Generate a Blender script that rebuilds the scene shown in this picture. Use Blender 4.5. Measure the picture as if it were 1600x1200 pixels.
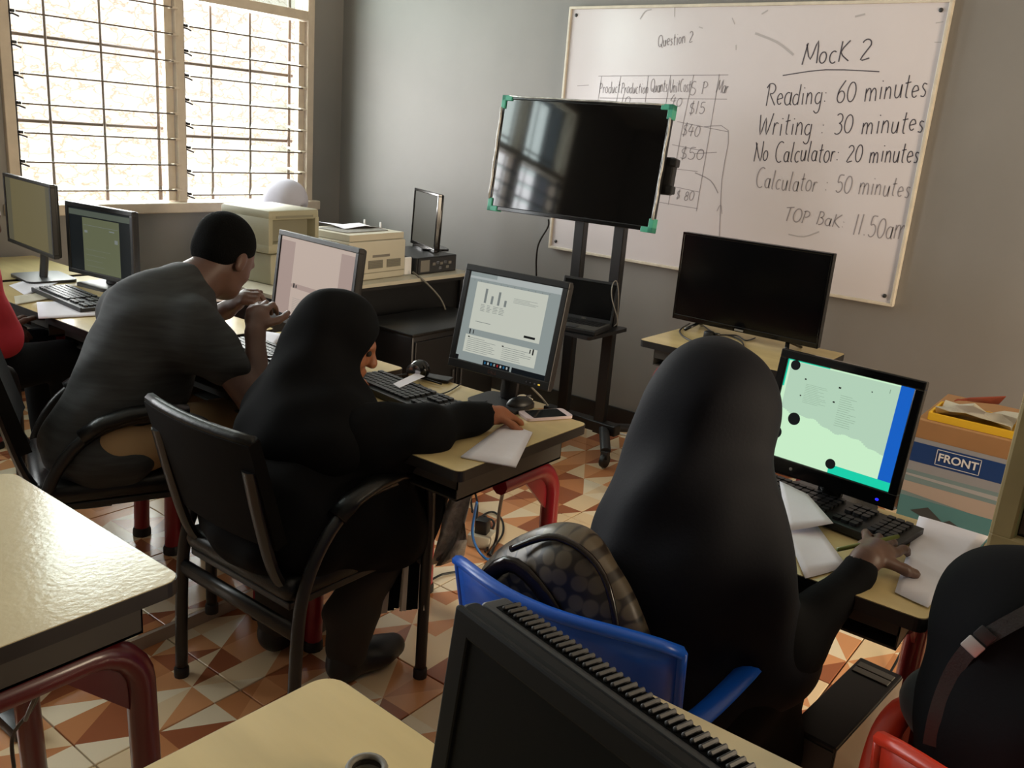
import bpy, bmesh, math, random
import numpy as np
from mathutils import Vector, Matrix, Euler, noise
random.seed(7); np.random.seed(7)
for _o in list(bpy.data.objects): bpy.data.objects.remove(_o)
SC = bpy.context.scene
COL = SC.collection
R = math.radians
PI = math.pi

# ------------------------------------------------------------------ camera
CAM = Vector((-4.04, -4.545, 1.5)); FPX = 1372.06
_yaw, _pit, _rol = R(36.513), R(16.003), R(4.627)
_f = Vector((math.cos(_pit)*math.cos(_yaw), math.cos(_pit)*math.sin(_yaw), -math.sin(_pit)))
_r0 = Vector((math.sin(_yaw), -math.cos(_yaw), 0)); _u0 = _r0.cross(_f)
_r = _r0*math.cos(_rol) + _u0*math.sin(_rol); _u = -_r0*math.sin(_rol) + _u0*math.cos(_rol)
cd = bpy.data.cameras.new('camera'); cam = bpy.data.objects.new('camera', cd); COL.objects.link(cam)
cd.sensor_fit = 'HORIZONTAL'; cd.sensor_width = 36; cd.lens = FPX/1600*36; cd.clip_start = .02; cd.clip_end = 200
cam.matrix_world = Matrix(((_r.x, _u.x, -_f.x, CAM.x), (_r.y, _u.y, -_f.y, CAM.y), (_r.z, _u.z, -_f.z, CAM.z), (0, 0, 0, 1)))
SC.camera = cam
def ray(px, py): return _f + _r*((px-800)/FPX) - _u*((py-600)/FPX)
def onx(px, py, x): d = ray(px, py); return CAM + d*((x-CAM.x)/d.x)
def ony(px, py, y): d = ray(px, py); return CAM + d*((y-CAM.y)/d.y)
def onz(px, py, z): d = ray(px, py); return CAM + d*((z-CAM.z)/d.z)

# ------------------------------------------------------------------ world, sun, window light, exposure
w = bpy.data.worlds.new('world'); SC.world = w; w.use_nodes = True
bg = w.node_tree.nodes['Background']; bg.inputs[0].default_value = (.80, .88, 1, 1); bg.inputs[1].default_value = 1.1
def light(name, kind, loc, rot, energy, color=(1, 1, 1), **kw):
    l = bpy.data.lights.new(name, kind); l.energy = energy; l.color = color
    for k, v in kw.items(): setattr(l, k, v)
    o = bpy.data.objects.new(name, l); COL.objects.link(o); o.location = loc; o.rotation_euler = rot; return o
light('sun', 'SUN', (0, 0, 8), (R(32), 0, R(12)), 3.9, (1, .96, .9), angle=R(1))
# daylight entering at the two louvred windows of the back wall and the two openings behind the camera
light('daylight_window_1', 'AREA', (-1.17, .32, 1.86), (R(-90), 0, 0), 172, (1, .99, .98), shape='RECTANGLE', size=1.8, size_y=1.8)
light('daylight_window_2', 'AREA', (-3.86, .32, 1.86), (R(-90), 0, 0), 138, (.97, .985, 1), shape='RECTANGLE', size=1.8, size_y=1.8)
light('daylight_doorway', 'AREA', (-1.55, -6.95, 1.2), (R(90), 0, 0), 125, (1, .80, .55), shape='RECTANGLE', size=.95, size_y=1.9)
vs = SC.view_settings; vs.view_transform = 'Standard'; vs.look = 'None'; vs.gamma = 1; vs.use_curve_mapping = False; vs.exposure = 0

# ------------------------------------------------------------------ materials
def lin(c):
    if isinstance(c, str): c = [int(c[i:i+2], 16) for i in (1, 3, 5)]
    r = []
    for v in c[:3]:
        v /= 255.; r.append(v/12.92 if v <= .04045 else ((v+.055)/1.055)**2.4)
    return (*r, 1)
def mat(name, c, rough=.5, metal=0, spec=.5, var=0, vscale=8, bump=0, bscale=60, coat=0, emit=0, stretch=None, sheen=0):
    m = bpy.data.materials.new(name); m.use_nodes = True; nt = m.node_tree; b = nt.nodes['Principled BSDF']
    c = lin(c); b.inputs['Base Color'].default_value = c; b.inputs['Roughness'].default_value = rough
    b.inputs['Metallic'].default_value = metal; b.inputs['Specular IOR Level'].default_value = spec
    if coat: b.inputs['Coat Weight'].default_value = coat; b.inputs['Coat Roughness'].default_value = .12
    if sheen: b.inputs['Sheen Weight'].default_value = sheen
    if emit: b.inputs['Emission Color'].default_value = c; b.inputs['Emission Strength'].default_value = emit; b.inputs['Base Color'].default_value = (.01, .01, .01, 1)
    def coords():
        t = nt.nodes.new('ShaderNodeTexCoord'); mp = nt.nodes.new('ShaderNodeMapping'); nt.links.new(t.outputs['Object'], mp.inputs[0])
        if stretch: mp.inputs['Scale'].default_value = stretch
        return mp
    if var:
        mp = coords(); n = nt.nodes.new('ShaderNodeTexNoise'); n.inputs['Scale'].default_value = vscale; n.inputs['Detail'].default_value = 5
        nt.links.new(mp.outputs[0], n.inputs['Vector'])
        cr = nt.nodes.new('ShaderNodeValToRGB'); cr.color_ramp.elements[0].position = .3; cr.color_ramp.elements[1].position = .7
        cr.color_ramp.elements[0].color = tuple(max(0, v*(1-var)) for v in c[:3])+(1,); cr.color_ramp.elements[1].color = tuple(min(1, v*(1+var)) for v in c[:3])+(1,)
        nt.links.new(n.outputs['Fac'], cr.inputs[0]); nt.links.new(cr.outputs[0], b.inputs['Emission Color' if emit else 'Base Color'])
    if bump:
        mp = coords(); n = nt.nodes.new('ShaderNodeTexNoise'); n.inputs['Scale'].default_value = bscale; n.inputs['Detail'].default_value = 4
        nt.links.new(mp.outputs[0], n.inputs['Vector'])
        bp = nt.nodes.new('ShaderNodeBump'); bp.inputs['Strength'].default_value = bump; bp.inputs['Distance'].default_value = .01
        nt.links.new(n.outputs['Fac'], bp.inputs['Height']); nt.links.new(bp.outputs[0], b.inputs['Normal'])
    return m
def glow(name, c, s=1.0): return mat(name, c, rough=.5, spec=.08, emit=s)

# ------------------------------------------------------------------ mesh builder
class MB:
    def __init__(s): s.v = []; s.f = []; s.m = []
    def add(s, vs, fs, mi=0, M=None):
        o = len(s.v)
        for p in vs:
            p = Vector(p); s.v.append(M @ p if M else p)
        for f in fs: s.f.append([i+o for i in f]); s.m.append(mi)
        return s
    def bm(s, bm, mi=0, M=None):
        bm.verts.index_update(); s.add([v.co.copy() for v in bm.verts], [[v.index for v in f.verts] for f in bm.faces], mi, M); bm.free(); return s
    def box(s, c, d, mi=0, M=None, bev=0, seg=2):
        if bev:
            b = bmesh.new(); bmesh.ops.create_cube(b, size=1)
            for v in b.verts: v.co = Vector((v.co.x*d[0]+c[0], v.co.y*d[1]+c[1], v.co.z*d[2]+c[2]))
            bmesh.ops.bevel(b, geom=list(b.edges), offset=min(bev, min(d)*.49), segments=seg, affect='EDGES', profile=.5)
            return s.bm(b, mi, M)
        x, y, z = c; a, b_, e = d[0]/2, d[1]/2, d[2]/2
        vs = [(x-a, y-b_, z-e), (x+a, y-b_, z-e), (x+a, y+b_, z-e), (x-a, y+b_, z-e), (x-a, y-b_, z+e), (x+a, y-b_, z+e), (x+a, y+b_, z+e), (x-a, y+b_, z+e)]
        return s.add(vs, [(3, 2, 1, 0), (4, 5, 6, 7), (0, 1, 5, 4), (1, 2, 6, 5), (2, 3, 7, 6), (3, 0, 4, 7)], mi, M)
    def span(s, a, b, mi=0, M=None, bev=0):
        return s.box([(a[i]+b[i])/2 for i in range(3)], [abs(b[i]-a[i]) for i in range(3)], mi, M, bev)
    def tube(s, pts, r, n=8, mi=0, M=None, closed=False, flat=None):
        pts = [Vector(p) for p in pts]; k = len(pts); rs = r if isinstance(r, (list, tuple)) else [r]*k
        tang = []
        for i in range(k):
            a = pts[(i-1) % k] if (closed or i > 0) else pts[i]; b = pts[(i+1) % k] if (closed or i < k-1) else pts[i]
            d = b-a; tang.append(d.normalized() if d.length > 1e-9 else Vector((0, 0, 1)))
        t0 = tang[0]; up = Vector((0, 0, 1)) if abs(t0.z) < .9 else Vector((1, 0, 0))
        nx = (up - t0*up.dot(t0)).normalized(); vs = []; fs = []
        for i in range(k):
            t = tang[i]; nx = nx - t*nx.dot(t)
            nx = nx.normalized() if nx.length > 1e-6 else Vector((1, 0, 0)); ny = t.cross(nx)
            for j in range(n):
                a = 2*PI*(j+.5)/n; fx, fy = flat if flat else (1, 1)
                vs.append(pts[i] + nx*(math.cos(a)*rs[i]*fx) + ny*(math.sin(a)*rs[i]*fy))
        for i in range(k if closed else k-1):
            i2 = (i+1) % k
            for j in range(n): fs.append((i*n+j, i*n+(j+1) % n, i2*n+(j+1) % n, i2*n+j))
        if not closed: fs.append(tuple(range(n))[::-1]); fs.append(tuple((k-1)*n+j for j in range(n)))
        return s.add(vs, fs, mi, M)
    def lathe(s, prof, n=20, mi=0, M=None):
        vs = []; fs = []; k = len(prof)
        for (r_, z) in prof:
            for j in range(n): a = 2*PI*j/n; vs.append((r_*math.cos(a), r_*math.sin(a), z))
        for i in range(k-1):
            for j in range(n): fs.append((i*n+j, i*n+(j+1) % n, (i+1)*n+(j+1) % n, (i+1)*n+j))
        fs.append(tuple(range(n))[::-1]); fs.append(tuple((k-1)*n+j for j in range(n)))
        return s.add(vs, fs, mi, M)
    def prism(s, poly, z0, z1, mi=0, M=None):
        n = len(poly); vs = [(p[0], p[1], z0) for p in poly]+[(p[0], p[1], z1) for p in poly]
        fs = [tuple(range(n))[::-1], tuple(range(n, 2*n))]+[(i, (i+1) % n, n+(i+1) % n, n+i) for i in range(n)]
        return s.add(vs, fs, mi, M)
    def ell(s, c, r, mi=0, M=None, n=16):
        b = bmesh.new(); bmesh.ops.create_uvsphere(b, u_segments=n, v_segments=max(6, n//2), radius=1)
        for v in b.verts: v.co = Vector((v.co.x*r[0]+c[0], v.co.y*r[1]+c[1], v.co.z*r[2]+c[2]))
        return s.bm(b, mi, M)
    def sheet(s, grid, th=.0006, mi=0, M=None):
        """a thin curved sheet from a grid of points, given real thickness"""
        nr, nc = len(grid), len(grid[0]); P = [[Vector(p) for p in row] for row in grid]; N = []
        for i in range(nr):
            for j in range(nc):
                du = P[i][min(j+1, nc-1)]-P[i][max(j-1, 0)]; dv = P[min(i+1, nr-1)][j]-P[max(i-1, 0)][j]
                N.append(du.cross(dv).normalized())
        top = [P[i][j]+N[i*nc+j]*th/2 for i in range(nr) for j in range(nc)]; bot = [P[i][j]-N[i*nc+j]*th/2 for i in range(nr) for j in range(nc)]
        o = nr*nc; fs = []
        for i in range(nr-1):
            for j in range(nc-1):
                a, b, c, d = i*nc+j, i*nc+j+1, (i+1)*nc+j+1, (i+1)*nc+j; fs += [(a, b, c, d), (d+o, c+o, b+o, a+o)]
        rim = [j for j in range(nc)]+[i*nc+nc-1 for i in range(1, nr)]+[(nr-1)*nc+j for j in range(nc-2, -1, -1)]+[i*nc for i in range(nr-2, 0, -1)]
        for q in range(len(rim)): a, b = rim[q], rim[(q+1) % len(rim)]; fs.append((b, a, a+o, b+o))
        return s.add(top+bot, fs, mi, M)
    def mesh(s, name, mats, smooth=False):
        me = bpy.data.meshes.new(name); me.from_pydata([tuple(v) for v in s.v], [], s.f)
        for m in (mats if isinstance(mats, (list, tuple)) else [mats]): me.materials.append(m)
        if any(s.m): me.polygons.foreach_set('material_index', s.m)
        if smooth is True: me.polygons.foreach_set('use_smooth', [True]*len(s.f))
        me.update()
        if smooth and smooth is not True:
            me.polygons.foreach_set('use_smooth', [True]*len(s.f)); me.set_sharp_from_angle(angle=R(smooth))
        return me
    def build(s, name, mats, parent=None, smooth=False):
        o = bpy.data.objects.new(name, s.mesh(name, mats, smooth)); COL.objects.link(o)
        if parent: o.parent = parent
        return o
def tag(o, label=None, cat=None, group=None, kind=None):
    if label: o['label'] = label
    if cat: o['category'] = cat
    if group: o['group'] = group
    if kind: o['kind'] = kind
    return o
def thing(name, label, cat, loc=(0, 0, 0), rz=0, group=None):
    o = bpy.data.objects.new(name, None); COL.objects.link(o); o.location = loc; o.rotation_euler = (0, 0, rz); o.empty_display_size = .05
    return tag(o, label, cat, group)
def copy_tree(o, parent=None):
    c = o.copy(); COL.objects.link(c); c.parent = parent
    for ch in list(o.children): copy_tree(ch, c)
    return c
def T(*a): return Matrix.Translation(a)
def RX(a): return Matrix.Rotation(a, 4, 'X')
def RY(a): return Matrix.Rotation(a, 4, 'Y')
def RZ(a): return Matrix.Rotation(a, 4, 'Z')
def spline(pts, k=6, closed=False):
    pts = [Vector(p) for p in pts]; n = len(pts); out = []
    for i in range(n if closed else n-1):
        p0 = pts[(i-1) % n] if (closed or i > 0) else pts[i]; p1 = pts[i]; p2 = pts[(i+1) % n]; p3 = pts[(i+2) % n] if (closed or i+2 < n) else p2
        for q in range(k):
            t = q/k; out.append(.5*((2*p1)+(p2-p0)*t+(2*p0-5*p1+4*p2-p3)*t*t+(3*p1-p0-3*p2+p3)*t**3))
    if not closed: out.append(pts[-1])
    return out
def rrect(w, h, r, n=5):
    P = []
    for cx, cy, a0 in ((w/2-r, h/2-r, 0), (-w/2+r, h/2-r, 90), (-w/2+r, -h/2+r, 180), (w/2-r, -h/2+r, 270)):
        for i in range(n+1): a = R(a0+90*i/n); P.append((cx+r*math.cos(a), cy+r*math.sin(a)))
    return P
def text_obj(s, size, m, parent, M, name='lettering', extrude=.0003, align='CENTER', bold=False):
    cu = bpy.data.curves.new(name, 'FONT'); cu.body = s; cu.size = size; cu.align_x = align; cu.align_y = 'CENTER'; cu.extrude = extrude
    if bold: cu.offset = size*.022
    t = bpy.data.objects.new(name, cu); COL.objects.link(t)
    dg = bpy.context.evaluated_depsgraph_get(); me = bpy.data.meshes.new_from_object(t.evaluated_get(dg)); bpy.data.objects.remove(t); bpy.data.curves.remove(cu)
    me.materials.clear(); me.materials.append(m); me.transform(M)
    o = bpy.data.objects.new(name, me); COL.objects.link(o); o.parent = parent; return o
# text plane facing world/local -X with reading direction -Y and up +Z
FACE = Matrix(((0, 0, -1, 0), (-1, 0, 0, 0), (0, 1, 0, 0), (0, 0, 0, 1)))
def cable(label, pts, r, m, k=8, cat='cable', name='cable', group=None):
    o = MB().tube(spline(pts, k), r, 6).build(name, m, None, True); return tag(o, label, cat, group)

# ------------------------------------------------------------------ soft bodies: smooth union of round cones and ellipsoids, meshed with surface nets
def cap(a, b, ra, rb=None, k=.03, flat=None): return ('c', np.array(a, float), np.array(b, float), ra, ra if rb is None else rb, k, flat)
def ell(c, r, k=.03, M=None): return ('e', np.array(c, float), np.array(r, float), k, None if M is None else np.array(M.to_3x3()))
def sub(p): return ('s', p)
def _sdf(p, X):
    if p[0] == 'c':
        _, a, b, ra, rb, k, flat = p; Y = X
        if flat is not None: a, b, Y = a*flat, b*flat, X*flat
        ab = b-a; L = max((ab*ab).sum(), 1e-12); t = np.clip(((Y-a)@ab)/L, 0, 1)
        return np.sqrt((((Y-a)-t[..., None]*ab)**2).sum(-1))-(ra+(rb-ra)*t)
    _, c, r, k, M = p; Y = X-c
    if M is not None: Y = Y@M
    k0 = np.sqrt(((Y/r)**2).sum(-1)); k1 = np.sqrt(((Y/(r*r))**2).sum(-1))+1e-9
    return k0*(k0-1)/k1
def _box(p):
    if p[0] == 'c':
        m = max(p[3], p[4])*(1 if p[6] is None else 1/min(p[6])); return np.minimum(p[1], p[2])-m, np.maximum(p[1], p[2])+m
    m = p[2].max() if p[4] is not None else p[2]; return p[1]-m, p[1]+m
def soft(prims, h=.008, fold=None):
    pos = [p for p in prims if p[0] != 's']; lo = np.min([_box(p)[0] for p in pos], 0)-3*h-.02; hi = np.max([_box(p)[1] for p in pos], 0)+3*h+.02
    n = np.ceil((hi-lo)/h).astype(int)+1; D = np.full(n, .15, np.float32)
    ax = [lo[i]+h*np.arange(n[i]) for i in range(3)]
    for p in prims:
        s = p[0] == 's'; q = p[1] if s else p; k = q[5] if q[0] == 'c' else q[3]
        a, b = _box(q); mg = k+.05 if not s else k+.02
        i0 = np.maximum(((a-mg-lo)/h).astype(int), 0); i1 = np.minimum(((b+mg-lo)/h).astype(int)+2, n)
        if (i1 <= i0).any(): continue
        X = np.stack(np.meshgrid(*[ax[i][i0[i]:i1[i]] for i in range(3)], indexing='ij'), -1)
        d = _sdf(q, X); V = D[i0[0]:i1[0], i0[1]:i1[1], i0[2]:i1[2]]
        if s: g = np.clip(.5-.5*(V+d)/k, 0, 1); V[...] = V*(1-g)+(-d)*g+k*g*(1-g)
        else: g = np.clip(.5+.5*(V-d)/k, 0, 1); V[...] = V*(1-g)+d*g-k*g*(1-g)
    if fold: X = np.stack(np.meshgrid(*ax, indexing='ij'), -1); D = D+fold(X)
    S = D < 0; c = np.zeros(n-1, int)
    offs = [(i, j, l) for i in (0, 1) for j in (0, 1) for l in (0, 1)]
    sl = lambda A, o: A[o[0]:n[0]-1+o[0], o[1]:n[1]-1+o[1], o[2]:n[2]-1+o[2]]
    for o in offs: c += sl(S, o)
    act = (c > 0) & (c < 8); idx = np.full(n-1, -1); idx[act] = np.arange(act.sum())
    cells = np.argwhere(act); acc = np.zeros((len(cells), 3)); cnt = np.zeros(len(cells))
    val = {o: sl(D, o)[act] for o in offs}
    for o in offs:
        for a in range(3):
            if o[a] == 0:
                o2 = tuple(1 if i == a else o[i] for i in range(3)); v0, v1 = val[o], val[o2]; cr = (v0 < 0) != (v1 < 0)
                t = np.where(cr, v0/np.where(cr, v0-v1, 1), 0); P = np.tile(np.array(o, float), (len(cells), 1)); P[:, a] += t
                acc[cr] += P[cr]; cnt[cr] += 1
    V = lo+h*(cells+acc/np.maximum(cnt, 1)[:, None]); F = []
    for a in range(3):
        b, d = (a+1) % 3, (a+2) % 3
        A = np.take(S, range(0, n[a]-1), a); B = np.take(S, range(1, n[a]), a); E = np.argwhere(A != B)
        E = E[(E[:, b] > 0) & (E[:, d] > 0) & (E[:, b] < n[b]-1) & (E[:, d] < n[d]-1)]
        q = []
        for (u, v) in ((-1, -1), (0, -1), (0, 0), (-1, 0)):
            e = E.copy(); e[:, b] += u; e[:, d] += v; q.append(idx[e[:, 0], e[:, 1], e[:, 2]])
        q = np.stack(q, 1); fl = A[E[:, 0], E[:, 1], E[:, 2]]; q[~fl] = q[~fl][:, ::-1]; F.append(q)
    F = np.concatenate(F); F = F[(F >= 0).all(1)]
    return V, F
def soft_obj(name, prims, m, parent, h=.008, fold=None, relax=2):
    V, F = soft(prims, h, fold)
    for _ in range(relax):                       # light Laplacian smoothing
        A = np.zeros_like(V); C_ = np.zeros(len(V))
        for i in range(4):
            j = (i+1) % 4; np.add.at(A, F[:, i], V[F[:, j]]); np.add.at(C_, F[:, i], 1); np.add.at(A, F[:, j], V[F[:, i]]); np.add.at(C_, F[:, j], 1)
        V = .5*V+.5*A/np.maximum(C_, 1)[:, None]
    if parent: V = V-np.array(parent.location)
    me = bpy.data.meshes.new(name); me.vertices.add(len(V)); me.vertices.foreach_set('co', V.ravel().astype(np.float32))
    me.loops.add(F.size); me.loops.foreach_set('vertex_index', F.ravel().astype(np.int32)); me.polygons.add(len(F))
    me.polygons.foreach_set('loop_start', np.arange(0, F.size, 4, dtype=np.int32)); me.update(calc_edges=True); me.validate()
    me.polygons.foreach_set('use_smooth', [True]*len(me.polygons)); me.materials.append(m)
    o = bpy.data.objects.new(name, me); COL.objects.link(o); o.parent = parent; return o
def folds(amp, fx, fy, fz, seed=0, sharp=1.0):
    """long soft folds in hanging cloth"""
    def f(X):
        x, y, z = X[..., 0]+seed*.37, X[..., 1]+seed*.53, X[..., 2]
        s = np.sin(x*fx+2.1*np.sin(y*fy*.31+z*2.2))+np.sin(y*fy+1.7*np.sin(x*fx*.27-z*3.1)+z*fz)+.6*np.sin((x+y)*fx*.6+z*fz*1.7+1.3*np.sin(z*6))
        return (amp*s/2.6*sharp).astype(np.float32)
    return f

# ------------------------------------------------------------------ material set
M = {}
M['wall'] = mat('grey_wall_paint', (127, 124, 121), .55, var=.05, vscale=2.2, bump=.05, bscale=30)
M['ceil'] = mat('ceiling_paint', (205, 203, 198), .7, var=.03)
M['skirt'] = mat('black_skirting', (22, 21, 22), .35)
M['frame'] = mat('cream_window_frame', (196, 181, 163), .5, var=.08, vscale=14)
M['bar'] = mat('burglar_bar_paint', (92, 78, 66), .5, var=.12)
M['clip'] = mat('louvre_clip_black', (24, 20, 20), .5)
M['wood'] = mat('pale_wood_laminate', (205, 184, 134), .24, var=.09, vscale=5, stretch=(3, .5, 1), spec=.5)
M['woodlt'] = mat('worn_pale_laminate', (206, 192, 158), .165, var=.05, vscale=9, spec=.6, bump=.04, bscale=90)
M['edge'] = mat('black_edge_band', (26, 24, 24), .45)
M['tray'] = mat('grey_metal_tray', (72, 70, 66), .5, metal=.3)
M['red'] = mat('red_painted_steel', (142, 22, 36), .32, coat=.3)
M['redd'] = mat('shaded_red_painted_steel', (84, 16, 24), .35, coat=.3)  # darker copy of the red paint, shade on the legs put into the colour
M['blk'] = mat('black_plastic', (20, 20, 21), .42)
M['blkg'] = mat('black_gloss_plastic', (9, 9, 10), .12)
M['dgrey'] = mat('dark_grey_plastic', (48, 48, 50), .45, var=.05)
M['bez'] = mat('charcoal_bezel', (36, 36, 38), .4)
M['chrome'] = mat('bright_metal', (190, 190, 195), .22, metal=1)
M['leather'] = mat('black_leatherette', (11, 11, 11), .36, spec=.4, bump=.08, bscale=120)
M['uphol'] = mat('black_upholstery_back', (12, 11, 11), .75, spec=.12, bump=.05, bscale=150)
M['steel'] = mat('black_painted_steel', (22, 21, 22), .35)
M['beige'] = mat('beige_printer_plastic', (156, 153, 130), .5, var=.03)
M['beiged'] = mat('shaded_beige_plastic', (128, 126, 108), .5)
M['cream'] = mat('cream_plastic', (192, 186, 168), .45, var=.03)
M['grill'] = mat('grey_vent_grille', (120, 116, 108), .6)
M['white'] = mat('white_plastic', (225, 225, 225), .4)
M['paper'] = mat('white_paper', (228, 226, 236), .8, var=.015, vscale=30)
M['board'] = mat('whiteboard_enamel', (212, 205, 208), .16, spec=.5, var=.025, vscale=1.8)
M['bframe'] = mat('whiteboard_frame_paint', (205, 196, 180), .45, var=.1, vscale=20)
M['ink'] = mat('black_marker_ink', (76, 70, 78), .7)
M['inkf'] = mat('faded_marker_ink', (146, 138, 142), .7)
M['inks'] = mat('marker_smudge', (176, 170, 172), .7)
M['teal'] = mat('green_corner_guard', (64, 158, 132), .4)
M['film'] = mat('clear_plastic_film', (176, 176, 172), .22, var=.3, vscale=40, bump=.5, bscale=45, spec=.7)
M['tvglass'] = mat('television_glass', (6, 6, 7), .05, spec=.6)
M['tvmatt'] = mat('television_panel', (5, 5, 6), .16, spec=.35)
M['bluec'] = mat('blue_moulded_plastic', (16, 84, 190), .34)
M['redc'] = mat('orange_red_moulded_plastic', (196, 52, 30), .34)
M['skin'] = mat('brown_skin', (88, 60, 50), .5, var=.1, vscale=25, bump=.03)
M['skin1'] = mat('warm_brown_skin', (158, 98, 66), .5, var=.06, vscale=25)
M['hair'] = mat('short_black_hair', (9, 9, 9), .95, spec=.1, bump=.6, bscale=260)
M['abaya'] = mat('black_cloth', (12, 12, 14), .85, bump=.05, bscale=180, spec=.12)
M['navy'] = mat('dark_navy_cloth', (13, 14, 22), .75, bump=.05, bscale=180, spec=.18)
M['char'] = mat('charcoal_cloth', (20, 21, 24), .85, bump=.05, bscale=180, spec=.12)
M['whitec'] = mat('white_headscarf_cloth', (172, 169, 182), .8, var=.03)
M['redcl'] = mat('coral_red_cloth', (196, 44, 62), .75, var=.1, vscale=10)
M['khaki'] = mat('khaki_trouser_cloth', (160, 132, 96), .8, var=.08)
M['brownc'] = mat('dark_brown_cloth', (44, 38, 32), .85, var=.1)
M['carton'] = mat('brown_cardboard', (160, 118, 76), .8, var=.06)
M['yellow'] = mat('yellow_card', (232, 184, 40), .6)

def floor_mat():
    m = bpy.data.materials.new('printed_ceramic_tile'); m.use_nodes = True; nt = m.node_tree; N = nt.nodes; L = nt.links; b = N['Principled BSDF']
    g = N.new('ShaderNodeNewGeometry'); mp = N.new('ShaderNodeMapping'); L.new(g.outputs['Position'], mp.inputs[0])
    mp.inputs['Scale'].default_value = (1/.16, 1/.1, 0); 
    fl = N.new('ShaderNodeVectorMath'); fl.operation = 'FLOOR'; fr = N.new('ShaderNodeVectorMath'); fr.operation = 'FRACTION'
    L.new(mp.outputs[0], fl.inputs[0]); L.new(mp.outputs[0], fr.inputs[0])
    def mth(op, a, b_=None):
        n = N.new('ShaderNodeMath'); n.operation = op
        for i, v in enumerate((a, b_)):
            if v is None: continue
            if isinstance(v, (int, float)): n.inputs[i].default_value = v
            else: L.new(v, n.inputs[i])
        return n.outputs[0]
    sf = N.new('ShaderNodeSeparateXYZ'); L.new(fl.outputs[0], sf.inputs[0]); sr = N.new('ShaderNodeSeparateXYZ'); L.new(fr.outputs[0], sr.inputs[0])
    par = mth('MODULO', mth('ABSOLUTE', mth('ADD', sf.outputs[0], sf.outputs[1])), 2)        # alternate the diagonal
    ux = mth('ABSOLUTE', mth('SUBTRACT', sr.outputs[0], par))
    tri = mth('GREATER_THAN', mth('ADD', ux, sr.outputs[1]), 1.0)
    cx = N.new('ShaderNodeCombineXYZ'); L.new(sf.outputs[0], cx.inputs[0]); L.new(sf.outputs[1], cx.inputs[1]); L.new(tri, cx.inputs[2])
    wn = N.new('ShaderNodeTexWhiteNoise'); wn.noise_dimensions = '3D'; L.new(cx.outputs[0], wn.inputs['Vector'])
    cr = N.new('ShaderNodeValToRGB'); cr.color_ramp.interpolation = 'CONSTANT'
    cols = [(0, (240, 212, 172)), (.26, (222, 158, 110)), (.5, (246, 228, 198)), (.68, (164, 98, 66)), (.84, (204, 138, 92))]
    e = cr.color_ramp.elements; e[0].color = lin(cols[0][1]); e[1].position = cols[1][0]; e[1].color = lin(cols[1][1])
    for p, c in cols[2:]: q = e.new(p); q.color = lin(c)
    L.new(wn.outputs['Value'], cr.inputs[0]); L.new(cr.outputs[0], b.inputs['Base Color']); b.inputs['Roughness'].default_value = .22
    return m
M['tile'] = floor_mat()
M['grout'] = mat('grey_grout', (110, 98, 86), .8)
M['tileb'] = mat('plain_pale_tile', (176, 158, 142), .2, var=.1, vscale=4)
def glass_mat():
    m = bpy.data.materials.new('louvre_glass'); m.use_nodes = True; nt = m.node_tree; N = nt.nodes; L = nt.links; N.remove(N['Principled BSDF'])
    t = N.new('ShaderNodeBsdfTransparent'); t.inputs[0].default_value = (.86, .92, .9, 1); g = N.new('ShaderNodeBsdfGlossy'); g.inputs['Roughness'].default_value = .12
    x = N.new('ShaderNodeMixShader'); x.inputs[0].default_value = .08; L.new(t.outputs[0], x.inputs[1]); L.new(g.outputs[0], x.inputs[2])
    L.new(x.outputs[0], N['Material Output'].inputs[0]); return m
M['glass'] = glass_mat()
def stone_mat():
    m = bpy.data.materials.new('sunlit_rubble_wall'); m.use_nodes = True; nt = m.node_tree; N = nt.nodes; L = nt.links; b = N['Principled BSDF']; b.inputs['Roughness'].default_value = .9
    t = N.new('ShaderNodeTexCoord'); mp = N.new('ShaderNodeMapping'); mp.inputs['Scale'].default_value = (3.2, 1, 5.5); L.new(t.outputs['Object'], mp.inputs[0])
    nz = N.new('ShaderNodeTexNoise'); nz.inputs['Scale'].default_value = 2.2; nz.inputs['Detail'].default_value = 5; L.new(mp.outputs[0], nz.inputs['Vector'])
    ad = N.new('ShaderNodeVectorMath'); ad.operation = 'MULTIPLY_ADD'; ad.inputs[1].default_value = (.9, .9, .9); L.new(nz.outputs['Color'], ad.inputs[0]); L.new(mp.outputs[0], ad.inputs[2])
    v = N.new('ShaderNodeTexVoronoi'); v.feature = 'DISTANCE_TO_EDGE'; v.inputs['Scale'].default_value = 1.5; L.new(ad.outputs[0], v.inputs['Vector'])
    cr = N.new('ShaderNodeValToRGB'); cr.color_ramp.elements[0].color = lin((196, 174, 148)); cr.color_ramp.elements[1].color = lin((240, 228, 212)); cr.color_ramp.elements[1].position = .05
    L.new(v.outputs['Distance'], cr.inputs[0]); L.new(cr.outputs[0], b.inputs['Base Color']); return m
M['stone'] = stone_mat()

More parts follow.
